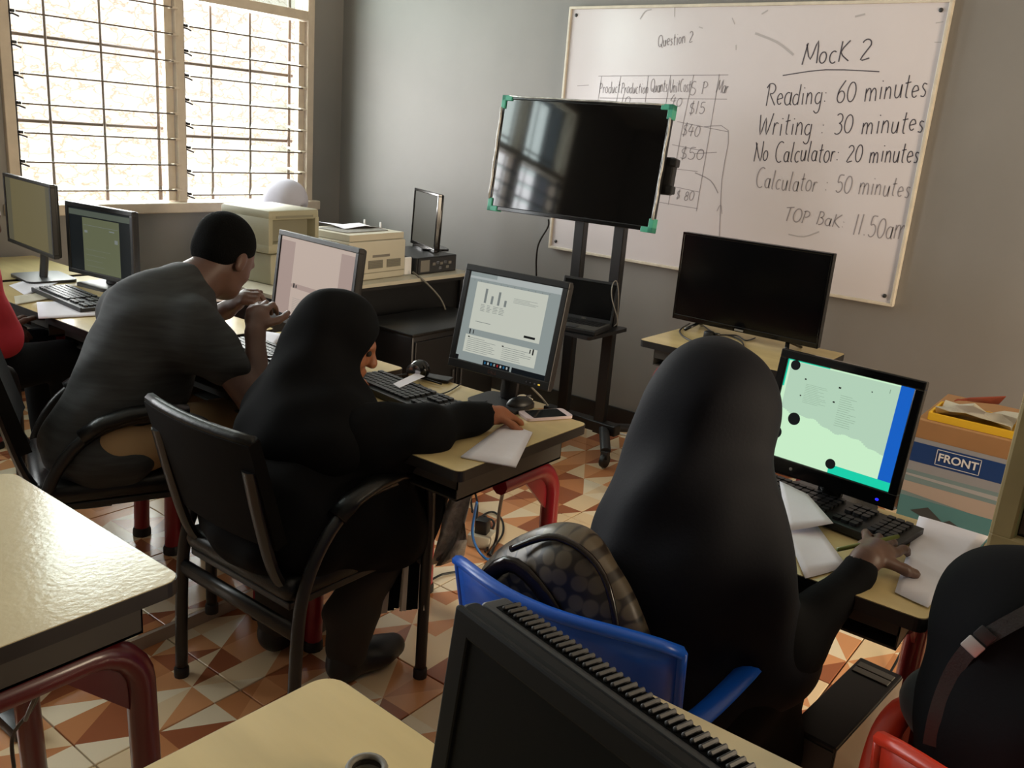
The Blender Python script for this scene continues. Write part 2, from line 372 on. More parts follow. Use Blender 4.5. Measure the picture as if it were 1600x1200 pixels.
# ------------------------------------------------------------------ the room
XL, YF, HC = -6.2, -6.8, 3.0
def struct(name, mb, m, smooth=False): return tag(mb.build(name, m, None, smooth), kind='structure')
fl = struct('floor', MB().span((XL, YF, -.12), (0, 0, -.012)), M['grout'])
TS = .4
tile_me = MB().box((0, 0, 0), (TS-.004, TS-.004, .012), bev=.0015, seg=1).mesh('tile', M['tile'])
def lay(parent, x0, x1, y0, y1, z, me):
    y = y1
    while y > y0+.05:
        x = x1
        while x > x0+.05:
            o = bpy.data.objects.new('tile', me); COL.objects.link(o); o.parent = parent; o.location = (x-TS/2, y-TS/2, z-.006); x -= TS
        y -= TS
lay(fl, -5.2, 0, -5.2, 0, 0, tile_me)
STEP_Y, STEP_X, STEP_H = -2.44, -2.0, .04
pf = struct('floor_platform', MB().span((XL, STEP_Y, .0005), (STEP_X, 0, STEP_H-.012)), M['grout'])
tileb_me = MB().box((0, 0, 0), (TS-.004, TS-.004, .012), bev=.0015, seg=1).mesh('tile', M['tile'])
lay(pf, -5.2, STEP_X, STEP_Y, STEP_Y+2.4, STEP_H, tileb_me)
struct('trim_1', MB().span((XL, STEP_Y-.014, .0005), (STEP_X, STEP_Y-.0005, STEP_H+.001)), M['tileb'])
O1 = (-2.09, -.25); O2 = (-4.78, -2.94); OZ = (.94, 2.76)
wb = MB()
for a, b in ((XL-.15, O2[0]), (O2[1], O1[0]), (O1[1], .15)): wb.span((a, 0, 0), (b, .15, HC))
for o in (O1, O2): wb.span((o[0], 0, 0), (o[1], .15, OZ[0])); wb.span((o[0], 0, OZ[1]), (o[1], .15, HC))
struct('wall_back', wb, M['wall'])
struct('wall_right', MB().span((0, YF, 0), (.15, 0, HC)), M['wall'])
struct('wall_left', MB().span((XL-.15, YF, 0), (XL, 0, HC)), M['wall'])
wf = MB(); wf.span((XL-.15, YF-.15, 0), (-2.05, YF, HC)); wf.span((-1.05, YF-.15, 0), (.15, YF, HC)); wf.span((-2.05, YF-.15, 2.15), (-1.05, YF, HC))
struct('wall_front', wf, M['wall'])
struct('ceiling', MB().span((XL-.15, YF-.15, HC), (.15, .15, HC+.1)), M['ceil'])
struct('baseboard_right', MB().span((-.014, YF, 0), (0, -.001, .1), bev=.003), M['skirt'])
struct('baseboard_back', MB().span((XL, -.014, STEP_H), (-.015, 0, .14), bev=.003), M['skirt'])
# outside
struct('ground_outside', MB().span((-9, .15, -.3), (4, 9, -.2)), M['stone'])
struct('wall_outside', MB().span((-9, 3.2, -.2), (4, 3.5, 4.2)), M['stone'])

# ------------------------------------------------------------------ louvred windows
def make_window():
    W = bpy.data.objects.new('window_1', None); COL.objects.link(W); W.location = (-1.17, 0, 0); tag(W, kind='structure')
    ox = 1.17
    def P(mb, name, m, parent=W, smooth=False): return mb.build(name, m, parent, smooth)
    f = MB(); x0, x1 = -2.09+ox, -.25+ox; z0, z1 = .94, 2.76; d0, d1 = -.025, .10
    f.span((x0, d0, z0), (x0+.05, d1, z1), bev=.004); f.span((x1-.05, d0, z0), (x1, d1, z1), bev=.004)
    f.span((x0, d0, z1-.05), (x1, d1, z1), bev=.004); P(f, 'window_frame', M['frame'])
    P(MB().span((x0-.03, -.07, z0-.02), (x1+.03, d1, z0+.035), bev=.006), 'window_sill', M['frame'])
    P(MB().span((-.025, d0, z0+.035), (.025, d1, z1-.05), bev=.004), 'mullion', M['frame'])
    P(MB().span((x0+.05, d0, 2.045), (x1-.05, d1, 2.1), bev=.004), 'transom', M['frame'])
    jb = M['dgrey']
    for (a, b) in ((x0+.05, -.025), (.025, x1-.05)):
        P(MB().span((b-.05, .0, z0+.04), (b-.004, .03, 2.04), bev=.003), 'louvre_channel', M['frame'])
        P(MB().span((a+.003, .0, z0+.04), (a+.018, .03, 2.04), bev=.003), 'louvre_channel', M['clip'])
        # fanlight pane over the transom
        P(MB().span((a, .03, 2.1), (b, .034, z1-.05)), 'pane', M['glass'])
    # blades: measured heights, left bay nearly level, right bay tipped
    zl = [1.045, 1.182, 1.318, 1.452, 1.586, 1.722, 1.858, 1.99]
    zr = [1.028, 1.155, 1.282, 1.41, 1.537, 1.664, 1.79, 1.917]
    for zz, (a, b), tilt in ((zl, (x0+.07, -.055), 3), (zr, (.045, x1-.105), 9)):
        bl = MB().box((0, 0, 0), (b-a, .152, .0055), bev=.001, seg=1).mesh('louvre_blade', M['glass'])
        cl = MB().box((0, 0, 0), (.02, .12, .014), bev=.003, seg=1); cl.box((.012, -.055, -.014), (.03, .035, .008), M=RY(R(18))); cl = cl.mesh('clip', M['clip'])
        ce = MB().box((0, 0, 0), (.05, .13, .012), bev=.003, seg=1).mesh('clip', M['frame'])
        rim = MB().box((0, 0, 0), (b-a, .005, .0075)).mesh('blade_edge', M['bar'])
        for i, z in enumerate(zz):
            o = bpy.data.objects.new('louvre_blade', bl); COL.objects.link(o); o.parent = W; o.location = ((a+b)/2, .03, z); o.rotation_euler = (R(tilt), 0, 0)
            e = bpy.data.objects.new('blade_edge', rim); COL.objects.link(e); e.parent = o; e.location = (0, -.078, 0)
            c = bpy.data.objects.new('clip', cl); COL.objects.link(c); c.parent = o; c.location = (-(b-a)/2-.004, 0, 0)
            c = bpy.data.objects.new('clip', ce); COL.objects.link(c); c.parent = o; c.location = ((b-a)/2+.02, 0, 0)
    # burglar bars outside the blades
    for (a, b), vs, hs in (((x0+.05, -.025), (-.645, -.365), (1.365, 1.765, 2.2)), ((.025, x1-.05), (.285, .55), (1.33, 1.725, 2.2))):
        for x in vs: P(MB().tube([(x, .118, z0+.03), (x, .118, z1-.05)], .008, 6), 'burglar_bar', M['bar'], smooth=True)
        for z in hs: P(MB().tube([(a, .126, z), (b, .126, z)], .0095, 6), 'burglar_bar', M['bar'], smooth=True)
        for x in (a+.005, b-.03): P(MB().tube([(x, .118, z0+.03), (x, .118, z1-.05)], .011, 6), 'burglar_bar', M['bar'], smooth=True)
    return W
win1 = make_window()
win2 = copy_tree(win1); win2.name = 'window_2'; win2.location.x -= 2.69

# ------------------------------------------------------------------ handwriting: one-stroke letters (x, y), x-height .55, capital 1
def A(cx, cy, rx, ry, a0, a1, n=9): return [(cx+rx*math.cos(R(a0+(a1-a0)*i/n)), cy+ry*math.sin(R(a0+(a1-a0)*i/n))) for i in range(n+1)]
G = {
 'M': (.8, [[(0, 0), (.16, .95)], [(.1, .9), (.4, .2), (.7, 1), (.78, 0)]]), 'N': (.62, [[(0, 0), (.06, .9)], [(-.04, .95), (.5, .02), (.56, 1)]]),
 'R': (.6, [[(.05, 0), (.1, .95)], [(-.05, .8)]+A(.22, .75, .3, .24, 120, -90)+[(.6, 0)]]), 'W': (.85, [[(0, .95), (.15, 0), (.4, .8), (.55, 0), (.85, 1)]]),
 'C': (.6, [A(.34, .5, .34, .5, 60, 300)]), 'K': (.55, [[(.05, 0), (.1, .9)], [(.5, .9), (.1, .42), (.55, 0)]]), 'T': (.55, [[(0, .92), (.55, 1)], [(.3, .95), (.24, 0)]]),
 'O': (.6, [A(.3, .5, .3, .48, 90, 450, 14)]), 'P': (.5, [[(.05, 0), (.1, .95)], [(0, .88)]+A(.2, .72, .28, .24, 100, -100)]), 'B': (.5, [[(.05, 0), (.08, .95)], [(.05, .95)]+A(.18, .74, .22, .22, 80, -80)+A(.18, .26, .3, .27, 80, -90)]),
 'Q': (.66, [A(.33, .5, .33, .48, 90, 450, 14), [(.35, .25), (.7, -.1)]]), 'U': (.55, [[(0, .95), (.02, .3), (.2, 0), (.42, .15), (.5, .95)]]), 'S': (.45, [A(.25, .74, .22, .24, 50, 250)+A(.22, .25, .24, .26, 80, -140)]),
 'a': (.42, [A(.2, .28, .2, .27, 60, 330)+[(.38, .55), (.36, .1), (.46, 0)]]), 'c': (.36, [A(.22, .28, .2, .27, 55, 310)]), 'd': (.42, [A(.2, .27, .2, .26, 50, 330), [(.42, 1), (.38, 0)]]),
 'e': (.38, [[(.02, .28), (.34, .34)]+A(.19, .3, .17, .25, 20, 315)]), 'g': (.42, [A(.2, .28, .19, .26, 60, 330), [(.4, .55), (.38, -.25), (.2, -.42), (.02, -.3)]]), 'h': (.4, [[(.02, 1), (.02, 0)], [(.02, .35), (.2, .55), (.34, .42), (.36, 0)]]),
 'i': (.2, [[(.08, .55), (.1, 0)], [(.1, .78), (.12, .82)]]), 'k': (.4, [[(.03, 1), (.03, 0)], [(.34, .55), (.05, .25), (.4, 0)]]), 'l': (.2, [[(.1, 1), (.06, .1), (.16, 0)]]), 'm': (.68, [[(0, .55), (.02, 0)], [(.02, .35), (.14, .55), (.28, .45), (.3, 0)], [(.3, .35), (.44, .55), (.58, .42), (.62, 0)]]),
 'n': (.42, [[(.02, .55), (.02, 0)], [(.02, .35), (.18, .55), (.32, .42), (.36, 0)]]), 'o': (.4, [A(.19, .28, .19, .27, 90, 450, 12)]), 'p': (.42, [[(.02, .55), (0, -.4)], A(.2, .28, .19, .26, 140, -140)]), 'r': (.3, [[(.04, .55), (.04, 0)], [(.04, .35), (.16, .54), (.3, .5)]]),
 's': (.32, [[(.28, .5), (.12, .55), (.06, .4), (.26, .2), (.2, .02), (.02, .05)]]), 't': (.3, [[(.14, .9), (.12, .1), (.24, 0)], [(0, .58), (.3, .62)]]), 'u': (.42, [[(.02, .55), (.04, .12), (.18, 0), (.32, .15), (.36, .55)], [(.36, .5), (.38, 0)]]), 'w': (.55, [[(0, .55), (.12, 0), (.26, .45), (.38, 0), (.52, .58)]]),
 'y': (.4, [[(.02, .55), (.08, .15), (.3, .2)], [(.36, .55), (.3, -.2), (.05, -.4)]]), ':': (.2, [[(.08, .45), (.1, .49)], [(.08, .08), (.1, .12)]]), '.': (.2, [[(.08, 0), (.1, .04)]]), ' ': (.36, []),
 '0': (.5, [A(.25, .42, .24, .42, 90, 450, 14)]), '1': (.22, [[(.12, .95), (.08, 0)]]), '2': (.48, [A(.22, .68, .22, .2, 160, -30)+[(.02, .02), (.46, .06)]]), '3': (.45, [A(.2, .7, .2, .22, 140, -80)+A(.2, .24, .24, .25, 80, -130)]),
 '4': (.48, [[(.2, .9), (0, .35), (.48, .38)], [(.34, .7), (.3, 0)]]), '5': (.45, [[(.42, .9), (.1, .88), (.06, .52)]+A(.2, .28, .24, .27, 90, -140)]), '6': (.48, [[(.4, .98), (.1, .6)]+A(.24, .26, .22, .26, 170, 520, 12)]), '8': (.42, [A(.2, .65, .17, .2, 90, 450, 10), A(.2, .22, .21, .23, 90, 450, 10)]),
 '$': (.42, [A(.22, .64, .18, .18, 50, 250)+A(.2, .26, .2, .2, 80, -140), [(.24, 1), (.18, -.08)]]),
}
def strokes(s, p0, p1, h, slant=.12, seed=1):
    """polylines in (y, z) of the board plane for text running from p0 to p1"""
    rnd = random.Random(seed); x = 0; out = []
    for ch in s:
        w_, st = G[ch]; jy = rnd.uniform(-.05, .05); sc = rnd.uniform(.92, 1.08)
        for pl in st: out.append([(x+px_*sc+py_*slant, py_*sc+jy) for px_, py_ in pl])
        x += w_+.14
    L_ = x-.14; d = (Vector(p1)-Vector(p0)); k = d.length/L_; d.normalize(); n = Vector((-d.y, d.x))
    if n.y < 0: n = -n
    return [[Vector(p0)+d*(px_*k)+n*(py_*h) for px_, py_ in pl] for pl in out]
def ribbon(mb, pl, wd, x, mi=0):
    if len(pl) > 2: pl = spline([(p[0], p[1], 0) for p in pl], 3)
    pl = [Vector((p[0], p[1])) for p in pl]; L_, R_ = [], []
    for i in range(len(pl)):
        t = (pl[min(i+1, len(pl)-1)]-pl[max(i-1, 0)]); t = t.normalized() if t.length > 1e-9 else Vector((1, 0)); n = Vector((-t.y, t.x))*wd/2; L_.append(pl[i]+n); R_.append(pl[i]-n)
    vs = [(x, p.x, p.y) for p in L_]+[(x, p.x, p.y) for p in R_]; n = len(pl)
    mb.add(vs, [(i, i+1, n+i+1, n+i) for i in range(n-1)], mi)

# ------------------------------------------------------------------ whiteboard
BX = -.03
wbd = thing('whiteboard', 'large whiteboard covered in handwritten exam timings on the grey wall', 'whiteboard', (0, -2.67, .9))
y0, y1, z0, z1 = -1.757, -3.583, .904, 2.132
def loc(mb): mb.v = [v-Vector((0, -2.67, .9)) for v in mb.v]; return mb
b = MB().span((BX+.006, y1, z0), (-.001, y0, z1)); loc(b).build('panel', M['board'], wbd)
for a, c in (((y1-.007, z0-.007), (y0+.007, z0+.007)), ((y1-.007, z1-.007), (y0+.007, z1+.007)), ((y1-.007, z0), (y1+.007, z1)), ((y0-.007, z0), (y0+.007, z1))):
    loc(MB().span((BX-.004, a[0], a[1]), (-.001, c[0], c[1]), bev=.003)).build('frame_rail', M['bframe'], wbd)
for yy in (y0-.035, y1+.035):
    for zz in (z0+.035, z1-.035): loc(MB().add(*(lambda q: (q.v, q.f))(MB().lathe([(.009, 0), (.009, .003), (.004, .006)], 10, M=T(BX+.0065, yy, zz)@RY(R(-90)))))).build('screw', M['dgrey'], wbd, 40)
XI = BX+.0052
def bp(px, py): p = onx(px, py, XI); return (p.y, p.z)
def write(name, items, m, wd):
    for it in items:
        mb = MB()
        if it[0] == 't': 
            for pl in strokes(it[1], bp(*it[2]), bp(*it[3]), it[4], seed=len(it[1])): ribbon(mb, pl, it[5] if len(it) > 5 else wd, XI)
        else: ribbon(mb, [bp(*q) for q in it[1]], it[2] if len(it) > 2 else wd, XI)
        o = loc(mb).build(name if it[0] == 't' else name.replace('handwriting', 'drawn_line'), m, wbd)
        if it[0] == 't': o['kind'] = 'stuff'
write('handwriting', [('t', 'MocK 2', (1253, 102), (1358, 92), .088), ('l', [(1223, 118), (1290, 109), (1374, 112)], .0045)], M['ink'], .0055)
write('handwriting', [('t', 'Reading: 60 minutes', (1196, 166), (1446, 152), .092), ('t', 'Writing : 30 minutes', (1184, 212), (1442, 206), .09), ('t', 'No Calculator: 20 minutes', (1178, 252), (1434, 254), .085)], M['ink'], .0046)
write('faded_handwriting', [('t', 'Calculator : 50 minutes', (1180, 294), (1420, 308), .085), ('t', '11.50am', (1332, 366), (1412, 374), .1), ('t', 'TOP BaK:', (1224, 344), (1318, 356), .06)], M['inkf'], .0048)
write('faded_handwriting', [('t', 'Question 2', (1028, 74), (1082, 66), .055, .004), ('t', 'Product', (936, 146), (968, 144), .055, .0035), ('t', 'Production', (970, 146), (1012, 146), .052, .0035), ('t', 'Quants', (1016, 144), (1042, 143), .058, .0035), ('t', 'UnitCost', (1046, 144), (1078, 143), .058, .0035), ('t', 'S P', (1078, 148), (1104, 147), .062, .004), ('t', 'Mar', (1119, 144), (1136, 146), .06, .0035),
   ('t', '$15', (1076, 178), (1100, 178), .062, .004), ('t', '$40', (1065, 211), (1092, 214), .062, .004), ('t', '$50', (1062, 248), (1098, 250), .062, .004), ('t', '$ 80', (1056, 310), (1082, 314), .05, .004), ('t', '40', (1046, 164), (1064, 166), .05, .0035), ('t', '10', (970, 162), (984, 162), .045, .0035),
   ('l', [(935, 119), (1138, 117)]), ('l', [(937, 153), (1136, 155)]), ('l', [(940, 119), (934, 160)]), ('l', [(970, 119), (963, 160)]), ('l', [(1013, 118), (1008, 160)]), ('l', [(1048, 117), (1040, 165)]), ('l', [(1084, 117), (1066, 200), (1044, 320)]), ('l', [(1124, 116), (1110, 200), (1088, 330)]),
   ('l', [(1058, 190), (1138, 206)]), ('l', [(1100, 198), (1138, 204), (1128, 280), (1124, 372)]), ('l', [(1050, 226), (1100, 236)]), ('l', [(1040, 262), (1090, 268)]), ('l', [(1036, 288), (1092, 300)]), ('l', [(1086, 270), (1110, 282), (1122, 302)], .005), ('l', [(1030, 316), (1090, 326)]), ('l', [(1086, 240), (1120, 238)]), ('l', [(902, 134), (920, 133)]), ('l', [(1120, 330), (1126, 320), (1128, 334)])], M['inkf'], .003)
write('smudge', [('l', [(1000, 30), (1008, 18), (1018, 15)], .006), ('l', [(1180, 52), (1214, 66), (1240, 86)], .01), ('l', [(1336, 26), (1352, 22)], .008), ('l', [(1190, 22), (1200, 16)], .006), ('l', [(1462, 36), (1474, 34)], .004), ('l', [(1460, 66), (1474, 66)], .004), ('l', [(1232, 366), (1256, 370), (1280, 362)], .006), ('l', [(1144, 28), (1148, 38)], .004), ('l', [(1092, 42), (1098, 44)], .005), ('l', [(1054, 10), (1054, 26)], .003), ('l', [(1150, 70), (1150, 78)], .004)], M['inks'], .006)

# ------------------------------------------------------------------ desks and tables
def school_desk(label, cx, cy, dx, ly, zt=.73, zl=0, zr=0, top='wood', fm='red', stretcher=False, rz=0, name='school_desk', ins=.07, open_right=False, rc_=.018):
    t = thing(name, label, 'desk', (cx, cy, 0), rz)
    MB().prism(rrect(dx, ly, rc_), zt-.010, zt).build('tabletop', M[top], t)
    MB().prism(rrect(dx+.004, ly+.004, rc_+.002), zt-.028, zt-.0015).build('edge_band', M['edge'], t)
    tr = MB(); a, b_ = dx/2-.05, ly/2-.045
    tr.span((-a, -b_, zt-.105), (a, b_, zt-.1)); tr.span((a-.003, -b_, zt-.105), (a, b_, zt-.028)); tr.span((-a, b_-.003, zt-.105), (a, b_, zt-.028)); tr.span((-a, -b_, zt-.105), (a, -b_+.003, zt-.028))
    tr.span((-a, -b_, zt-.075), (-a+.003, b_, zt-.028)); tr.build('book_tray', M['tray'], t)
    for s, zf in ((1, zl), (-1, zr)):
        y = s*(ly/2-ins); h = zt-.128; x = dx/2-.045; rc = .09
        pts = [(-x-.012, y, zf), (-x, y, h-rc)]+[(-x+rc-rc*math.cos(R(q)), y, h-rc+rc*math.sin(R(q))) for q in (15, 30, 45, 60, 75, 90)]+[(x-rc+rc*math.sin(R(q)), y, h-rc+rc*math.cos(R(q))) for q in (0, 15, 30, 45, 60, 75)]+[(x, y, h-rc), (x+.012, y, zf)]
        if open_right and s < 0: pts = [(-.02, y, h)]+pts[pts.index((x-rc, y, h)) if (x-rc, y, h) in pts else 8:]
        fr = MB().tube(pts, .026, 10, flat=(1, 1)).build('leg_frame', M[fm], t, 50)
        for sx in ((1,) if open_right and s < 0 else (-1, 1)):
            MB().prism([(0, 0), (.13, 0), (.0, -.13)], -.004, .004, M=T(sx*(x-.016), y, h-.01)@(Matrix.Identity(4) if sx < 0 else RZ(PI))@RX(R(90))).build('gusset', M[fm], fr)
            MB().lathe([(.03, 0), (.03, .02), (.027, .03)], 12, M=T(sx*(x+.012), y, zf)).build('foot_cap', M['edge'], fr, 40)
    if stretcher:
        MB().tube([(-dx/2+.045, -ly/2+.07, .5), (-dx/2+.045, ly/2-.07, .5)], .024, 8).build('stretcher', M[fm], t, True)
    return t
DF = -2.3                       # centre line of the long row of desks facing the whiteboard
desk_w1 = school_desk('pale wooden desk with red legs holding the screen with a bar chart', -2.298, -3.02, .545, .612, open_right=True)
desk_man = school_desk('pale desk behind the seated man in the charcoal shirt', -2.298, -2.30, .545, .62, zl=STEP_H)
desk_l1 = school_desk('pale desk with scattered papers left of the man in the charcoal shirt', -2.298, -1.63, .545, .62, zl=STEP_H, zr=STEP_H)
desk_l2 = school_desk('pale desk under the leftmost screen by the window', -2.298, -.98, .545, .62, zl=STEP_H, zr=STEP_H)
desk_l3 = school_desk('last pale desk of the row close under the window', -2.298, -.34, .545, .56, zl=STEP_H, zr=STEP_H)
desk_w2 = school_desk('pale desk in front of the person in navy headscarf beside the bright screen', -2.235, -4.02, .47, .62, open_right=True)
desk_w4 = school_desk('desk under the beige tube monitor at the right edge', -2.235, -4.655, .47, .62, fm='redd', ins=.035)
desk_bl = school_desk('glossy pale school desk with red legs at the left edge', -3.555, -3.01, .54, .63, top='woodlt', fm='redd', zr=0, rc_=.03)
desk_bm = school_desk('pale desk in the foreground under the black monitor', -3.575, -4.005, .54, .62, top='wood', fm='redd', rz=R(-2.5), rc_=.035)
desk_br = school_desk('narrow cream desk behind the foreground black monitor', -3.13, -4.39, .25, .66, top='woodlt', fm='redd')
desk_tv = school_desk('small desk with bright red legs carrying the flat television by the whiteboard', -.66, -3.2, .54, .66, stretcher=True)
# long printer desk with a black front panel
pd = thing('printer_desk', 'long black-panelled desk with printers beside the window wall', 'desk', (-1.05, -1.22, 0))
MB().prism(rrect(1.32, .6, .02), .735, .752).build('tabletop', M['cream'], pd)
MB().prism(rrect(1.324, .604, .022), .72, .7345).build('edge_band', M['edge'], pd)
MB().span((-.62, -.24, .02), (.62, -.225, .72)).build('front_panel', M['blk'], pd)
for s in (-1, 1): MB().span((s*.62-.01, -.26, 0), (s*.62+.01, .26, .72), bev=.002).build('side_panel', M['blk'], pd)
cb = thing('cabinet', 'low black cabinet standing in front of the printer desk', 'cabinet', (-.93, -1.72, 0))
MB().box((0, 0, .29), (.6, .34, .58), bev=.012).build('body', M['steel'], cb, 40)
MB().box((0, 0, .588), (.63, .37, .016), bev=.005).build('top', M['leather'], cb, 40)
for s in (-1, 1):
    d_ = MB().box((s*.146, -.176, .29), (.285, .012, .53), bev=.003).build('door', M['blk'], cb)
    MB().box((s*.03, -.188, .34), (.012, .012, .1), bev=.003).build('handle', M['dgrey'], d_)

# ------------------------------------------------------------------ black visitor armchairs (face +x)
def armchair(label, x, y, z=0, rz=0):
    t = thing('armchair', label, 'chair', (x, y, z), rz)
    MB().box((.01, 0, .425), (.47, .43, .065), bev=.03, seg=3).build('seat', M['leather'], t, True)
    MB().box((0, 0, .385), (.42, .4, .02), bev=.004).build('seat_pan', M['steel'], t)
    # backrest, gently curved, leaning back
    g = MB(); rows = 5; cols = 9; top, bot = [], []
    def bpt(i, j, off):
        zz = .55+.27*i/(rows-1); yy = -.2+.4*j/(cols-1); xx = -.225-.28*(zz-.53)-.02*(1-(yy/.2)**2)+off
        return (xx, yy, zz)
    grid = [[bpt(i, j, 0) for j in range(cols)] for i in range(rows)]
    g.sheet(grid, .034); br = g.build('backrest', M['uphol'], t, 50)
    MB().tube([bpt(rows-1, j, 0) for j in range(cols)], .0155, 8).build('piping', M['leather'], br, True)
    for s in (-1, 1):
        y_ = s*.2
        # back post: flat bar running from under the seat, bending up behind the backrest
        MB().tube(spline([(-.03, s*.17, .375), (-.15, s*.17, .385), (-.225, s*.172, .46), (-.275, s*.175, .62), (-.305, s*.178, .75)], 5), .02, 8, flat=(.6, 1.1)).build('back_post', M['steel'], t, 60)
        # side loop: rear leg, arm curve, front leg
        yy = s*.235
        pts = [(-.225, yy, 0), (-.215, yy, .3), (-.19, yy, .45), (-.12, yy, .565), (-.02, yy, .625), (.1, yy, .635), (.19, yy, .615), (.225, yy, .56), (.225, yy, .3), (.225, yy, 0)]
        sp = spline(pts, 4)
        ka = max(i for i, p in enumerate(sp) if p.x < -.05 and i < len(sp)/2); kb = min(i for i, p in enumerate(sp) if p.x > .15)
        MB().tube(sp[:ka+1], .0165, 8).build('rear_leg', M['steel'], t, True); MB().tube(sp[kb:], .0165, 8).build('front_leg', M['steel'], t, True)
        MB().tube(sp[ka:kb+1], .0165, 8).build('arm_tube', M['steel'], t, True)
        MB().tube([(-.1, yy, .595), (-.05, yy, .628), (.02, yy, .648), (.1, yy, .655), (.17, yy, .642)], .026, 10, flat=(.75, 1.15)).build('armrest_pad', M['leather'], t, True)
        for xx in (-.225, .225): MB().lathe([(.02, 0), (.02, .025), (.017, .03)], 10, M=T(xx, yy, 0)).build('foot_cap', M['edge'], t, 40)
    MB().tube([(-.214, -.235, .33), (-.214, .235, .33)], .02, 8, flat=(1.2, .6)).build('crossbar', M['steel'], t, True)
    MB().tube([(.225, -.235, .36), (.225, .235, .36)], .014, 8).build('crossbar', M['steel'], t, True)
    return t
ch_w1 = armchair('black armchair under the person in black headscarf in the middle', -2.645, -2.87)
ch_man = armchair('black armchair under the man in the charcoal shirt', -2.785, -2.17, STEP_H, R(-22))
ch_red = armchair('black armchair at the left edge under the person in coral red', -3.01, -1.40, STEP_H, R(-12))

# ------------------------------------------------------------------ moulded plastic armchairs (face +x)
def plastic_chair(label, x, y, m, rz=0):
    t = thing('plastic_chair', label, 'chair', (x, y, 0), rz)
    nb = 17; rows = 9; g = []
    for i in range(rows):
        f = i/(rows-1); row = []
        for j in range(nb):
            a = -1+2*j/(nb-1); hw = .20+.012*f; zt = .42+(.385-.03*abs(a)**4)*f
            row.append((-.19-.11*f+.085*(abs(a)**2.2)*(.6+.4*f), a*hw, zt))
        g.append(row)
    bk = MB().sheet(g, .008).build('backrest', m, t, True)
    MB().tube(g[-1], .0095, 8, flat=(1, 1.3)).build('rim', m, bk, True)
    for s in (0, -1): MB().tube([r_[s] for r_ in g], .0085, 8).build('rim', m, bk, True)
    sg = [[(-.2+.42*i/6, -.215+.43*j/8, .425-.022*math.sin(PI*min(1, i/6))*(1-(abs(j-4)/4)**2)-.02*(i/6)**4) for j in range(9)] for i in range(7)]
    MB().sheet([r_[::-1] for r_ in sg], .008).build('seat', m, t, True)
    for s in (-1, 1):
        arm = [(-.165, s*.195, .59), (-.11, s*.225, .615), (.02, s*.243, .63), (.13, s*.24, .622), (.195, s*.235, .59)]
        MB().tube(spline(arm, 5), .022, 10, flat=(.45, 1)).build('armrest', m, t, 60)
        MB().tube(spline([(.195, s*.235, .595), (.215, s*.235, .5), (.212, s*.232, .42), (.225, s*.25, 0)], 5), [.024]*5+[.026]*5+[.022]*6, 8, flat=(1, .5)).build('front_leg', m, t, 60)
        MB().tube(spline([(-.2, s*.205, .43), (-.235, s*.23, .2), (-.265, s*.25, 0)], 5), .023, 8, flat=(1, .5)).build('rear_leg', m, t, 60)
        MB().tube(spline([(.1, s*.238, .61), (.06, s*.232, .52), (.0, s*.222, .43)], 5), .014, 8, flat=(1.2, .5)).build('arm_strut', m, t, 60)
    return t
pc_b = plastic_chair('blue plastic armchair with a patterned brown bag on it', -2.74, -3.865, M['bluec'], R(3))
pc_r = plastic_chair('orange-red plastic armchair in the lower right corner', -2.72, -4.585, M['redc'])

# ------------------------------------------------------------------ screens and monitors (front faces local -x, viewer's left is +y)
def paint(w_, h_, rects, x):
    """flat picture on a screen: rects (u0, v0, u1, v1, material index), layered outwards"""
    mb = MB()
    for k, (u0, v0, u1, v1, mi) in enumerate(rects):
        xx = x-.00012*(1+k*.02); ya, yb = w_/2-u0*w_, w_/2-u1*w_; za, zb = -h_/2+v0*h_, -h_/2+v1*h_
        mb.add([(xx, ya, za), (xx, yb, za), (xx, yb, zb), (xx, ya, zb)], [(3, 2, 1, 0)], mi)
    return mb
def textlines(u0, u1, v0, v1, n, mi, rnd, th=.25):
    out = []; dv = (v1-v0)/n
    for i in range(n): v = v1-(i+.5)*dv; out.append((u0, v-dv*th/2, u0+(u1-u0)*rnd.uniform(.55, 1), v+dv*th/2, mi))
    return out
def monitor(label, x, y, zc, rz, tilt, w_, h_, zd, mats, rects, case='bez', bz=.02, bot=.026, depth=.05, base=(.2, .22), name='monitor', stand=True, off=0):
    """zc is the height of the middle of the whole front, zd the height it stands on"""
    t = thing(name, label, 'monitor', (x, y, zd), rz); Mx = T(0, 0, zc-zd)@RY(tilt)
    sw, sh = w_-2*bz, h_-bz-bot; sc = T(-.003, 0, (bot-bz)/2)
    b = MB(); f0, f1 = -.008, .014
    b.span((f0, -w_/2, -h_/2), (f1, w_/2, -h_/2+bot), bev=.003); b.span((f0, -w_/2, h_/2-bz), (f1, w_/2, h_/2), bev=.003)
    b.span((f0, -w_/2, -h_/2+bot*.9), (f1, -w_/2+bz, h_/2-bz*.9), bev=.003); b.span((f0, w_/2-bz, -h_/2+bot*.9), (f1, w_/2, h_/2-bz*.9), bev=.003)
    b.v = [Mx@v for v in b.v]; b.build('bezel', M[case], t)
    k = MB().span((.002, -w_/2+.002, -h_/2+.002), (depth*.55, w_/2-.002, h_/2-.002), bev=.008); k.box((depth*.75, 0, -.01), (depth*.6, w_*.62, h_*.6), bev=.015)
    k.v = [Mx@v for v in k.v]; k.build('back_shell', M[case], t, 40)
    s = paint(sw, sh, rects, 0); s.v = [Mx@sc@v for v in s.v]; s.build('screen', mats, t)
    if stand:
        n0 = Mx@Vector((depth*.8, 0, -.03)); n = MB().tube([n0, (n0.x+.012, 0, (zc-zd)*.45), (n0.x+.0, 0, .012)], .03, 8, flat=(.5, 1)); n.build('stand_neck', M[case], t, 60)
        MB().prism(rrect(base[0], base[1], .03), 0, .012, M=T(n0.x+off, 0, 0)).build('stand_base', M[case], t, 40)
    return t, Mx

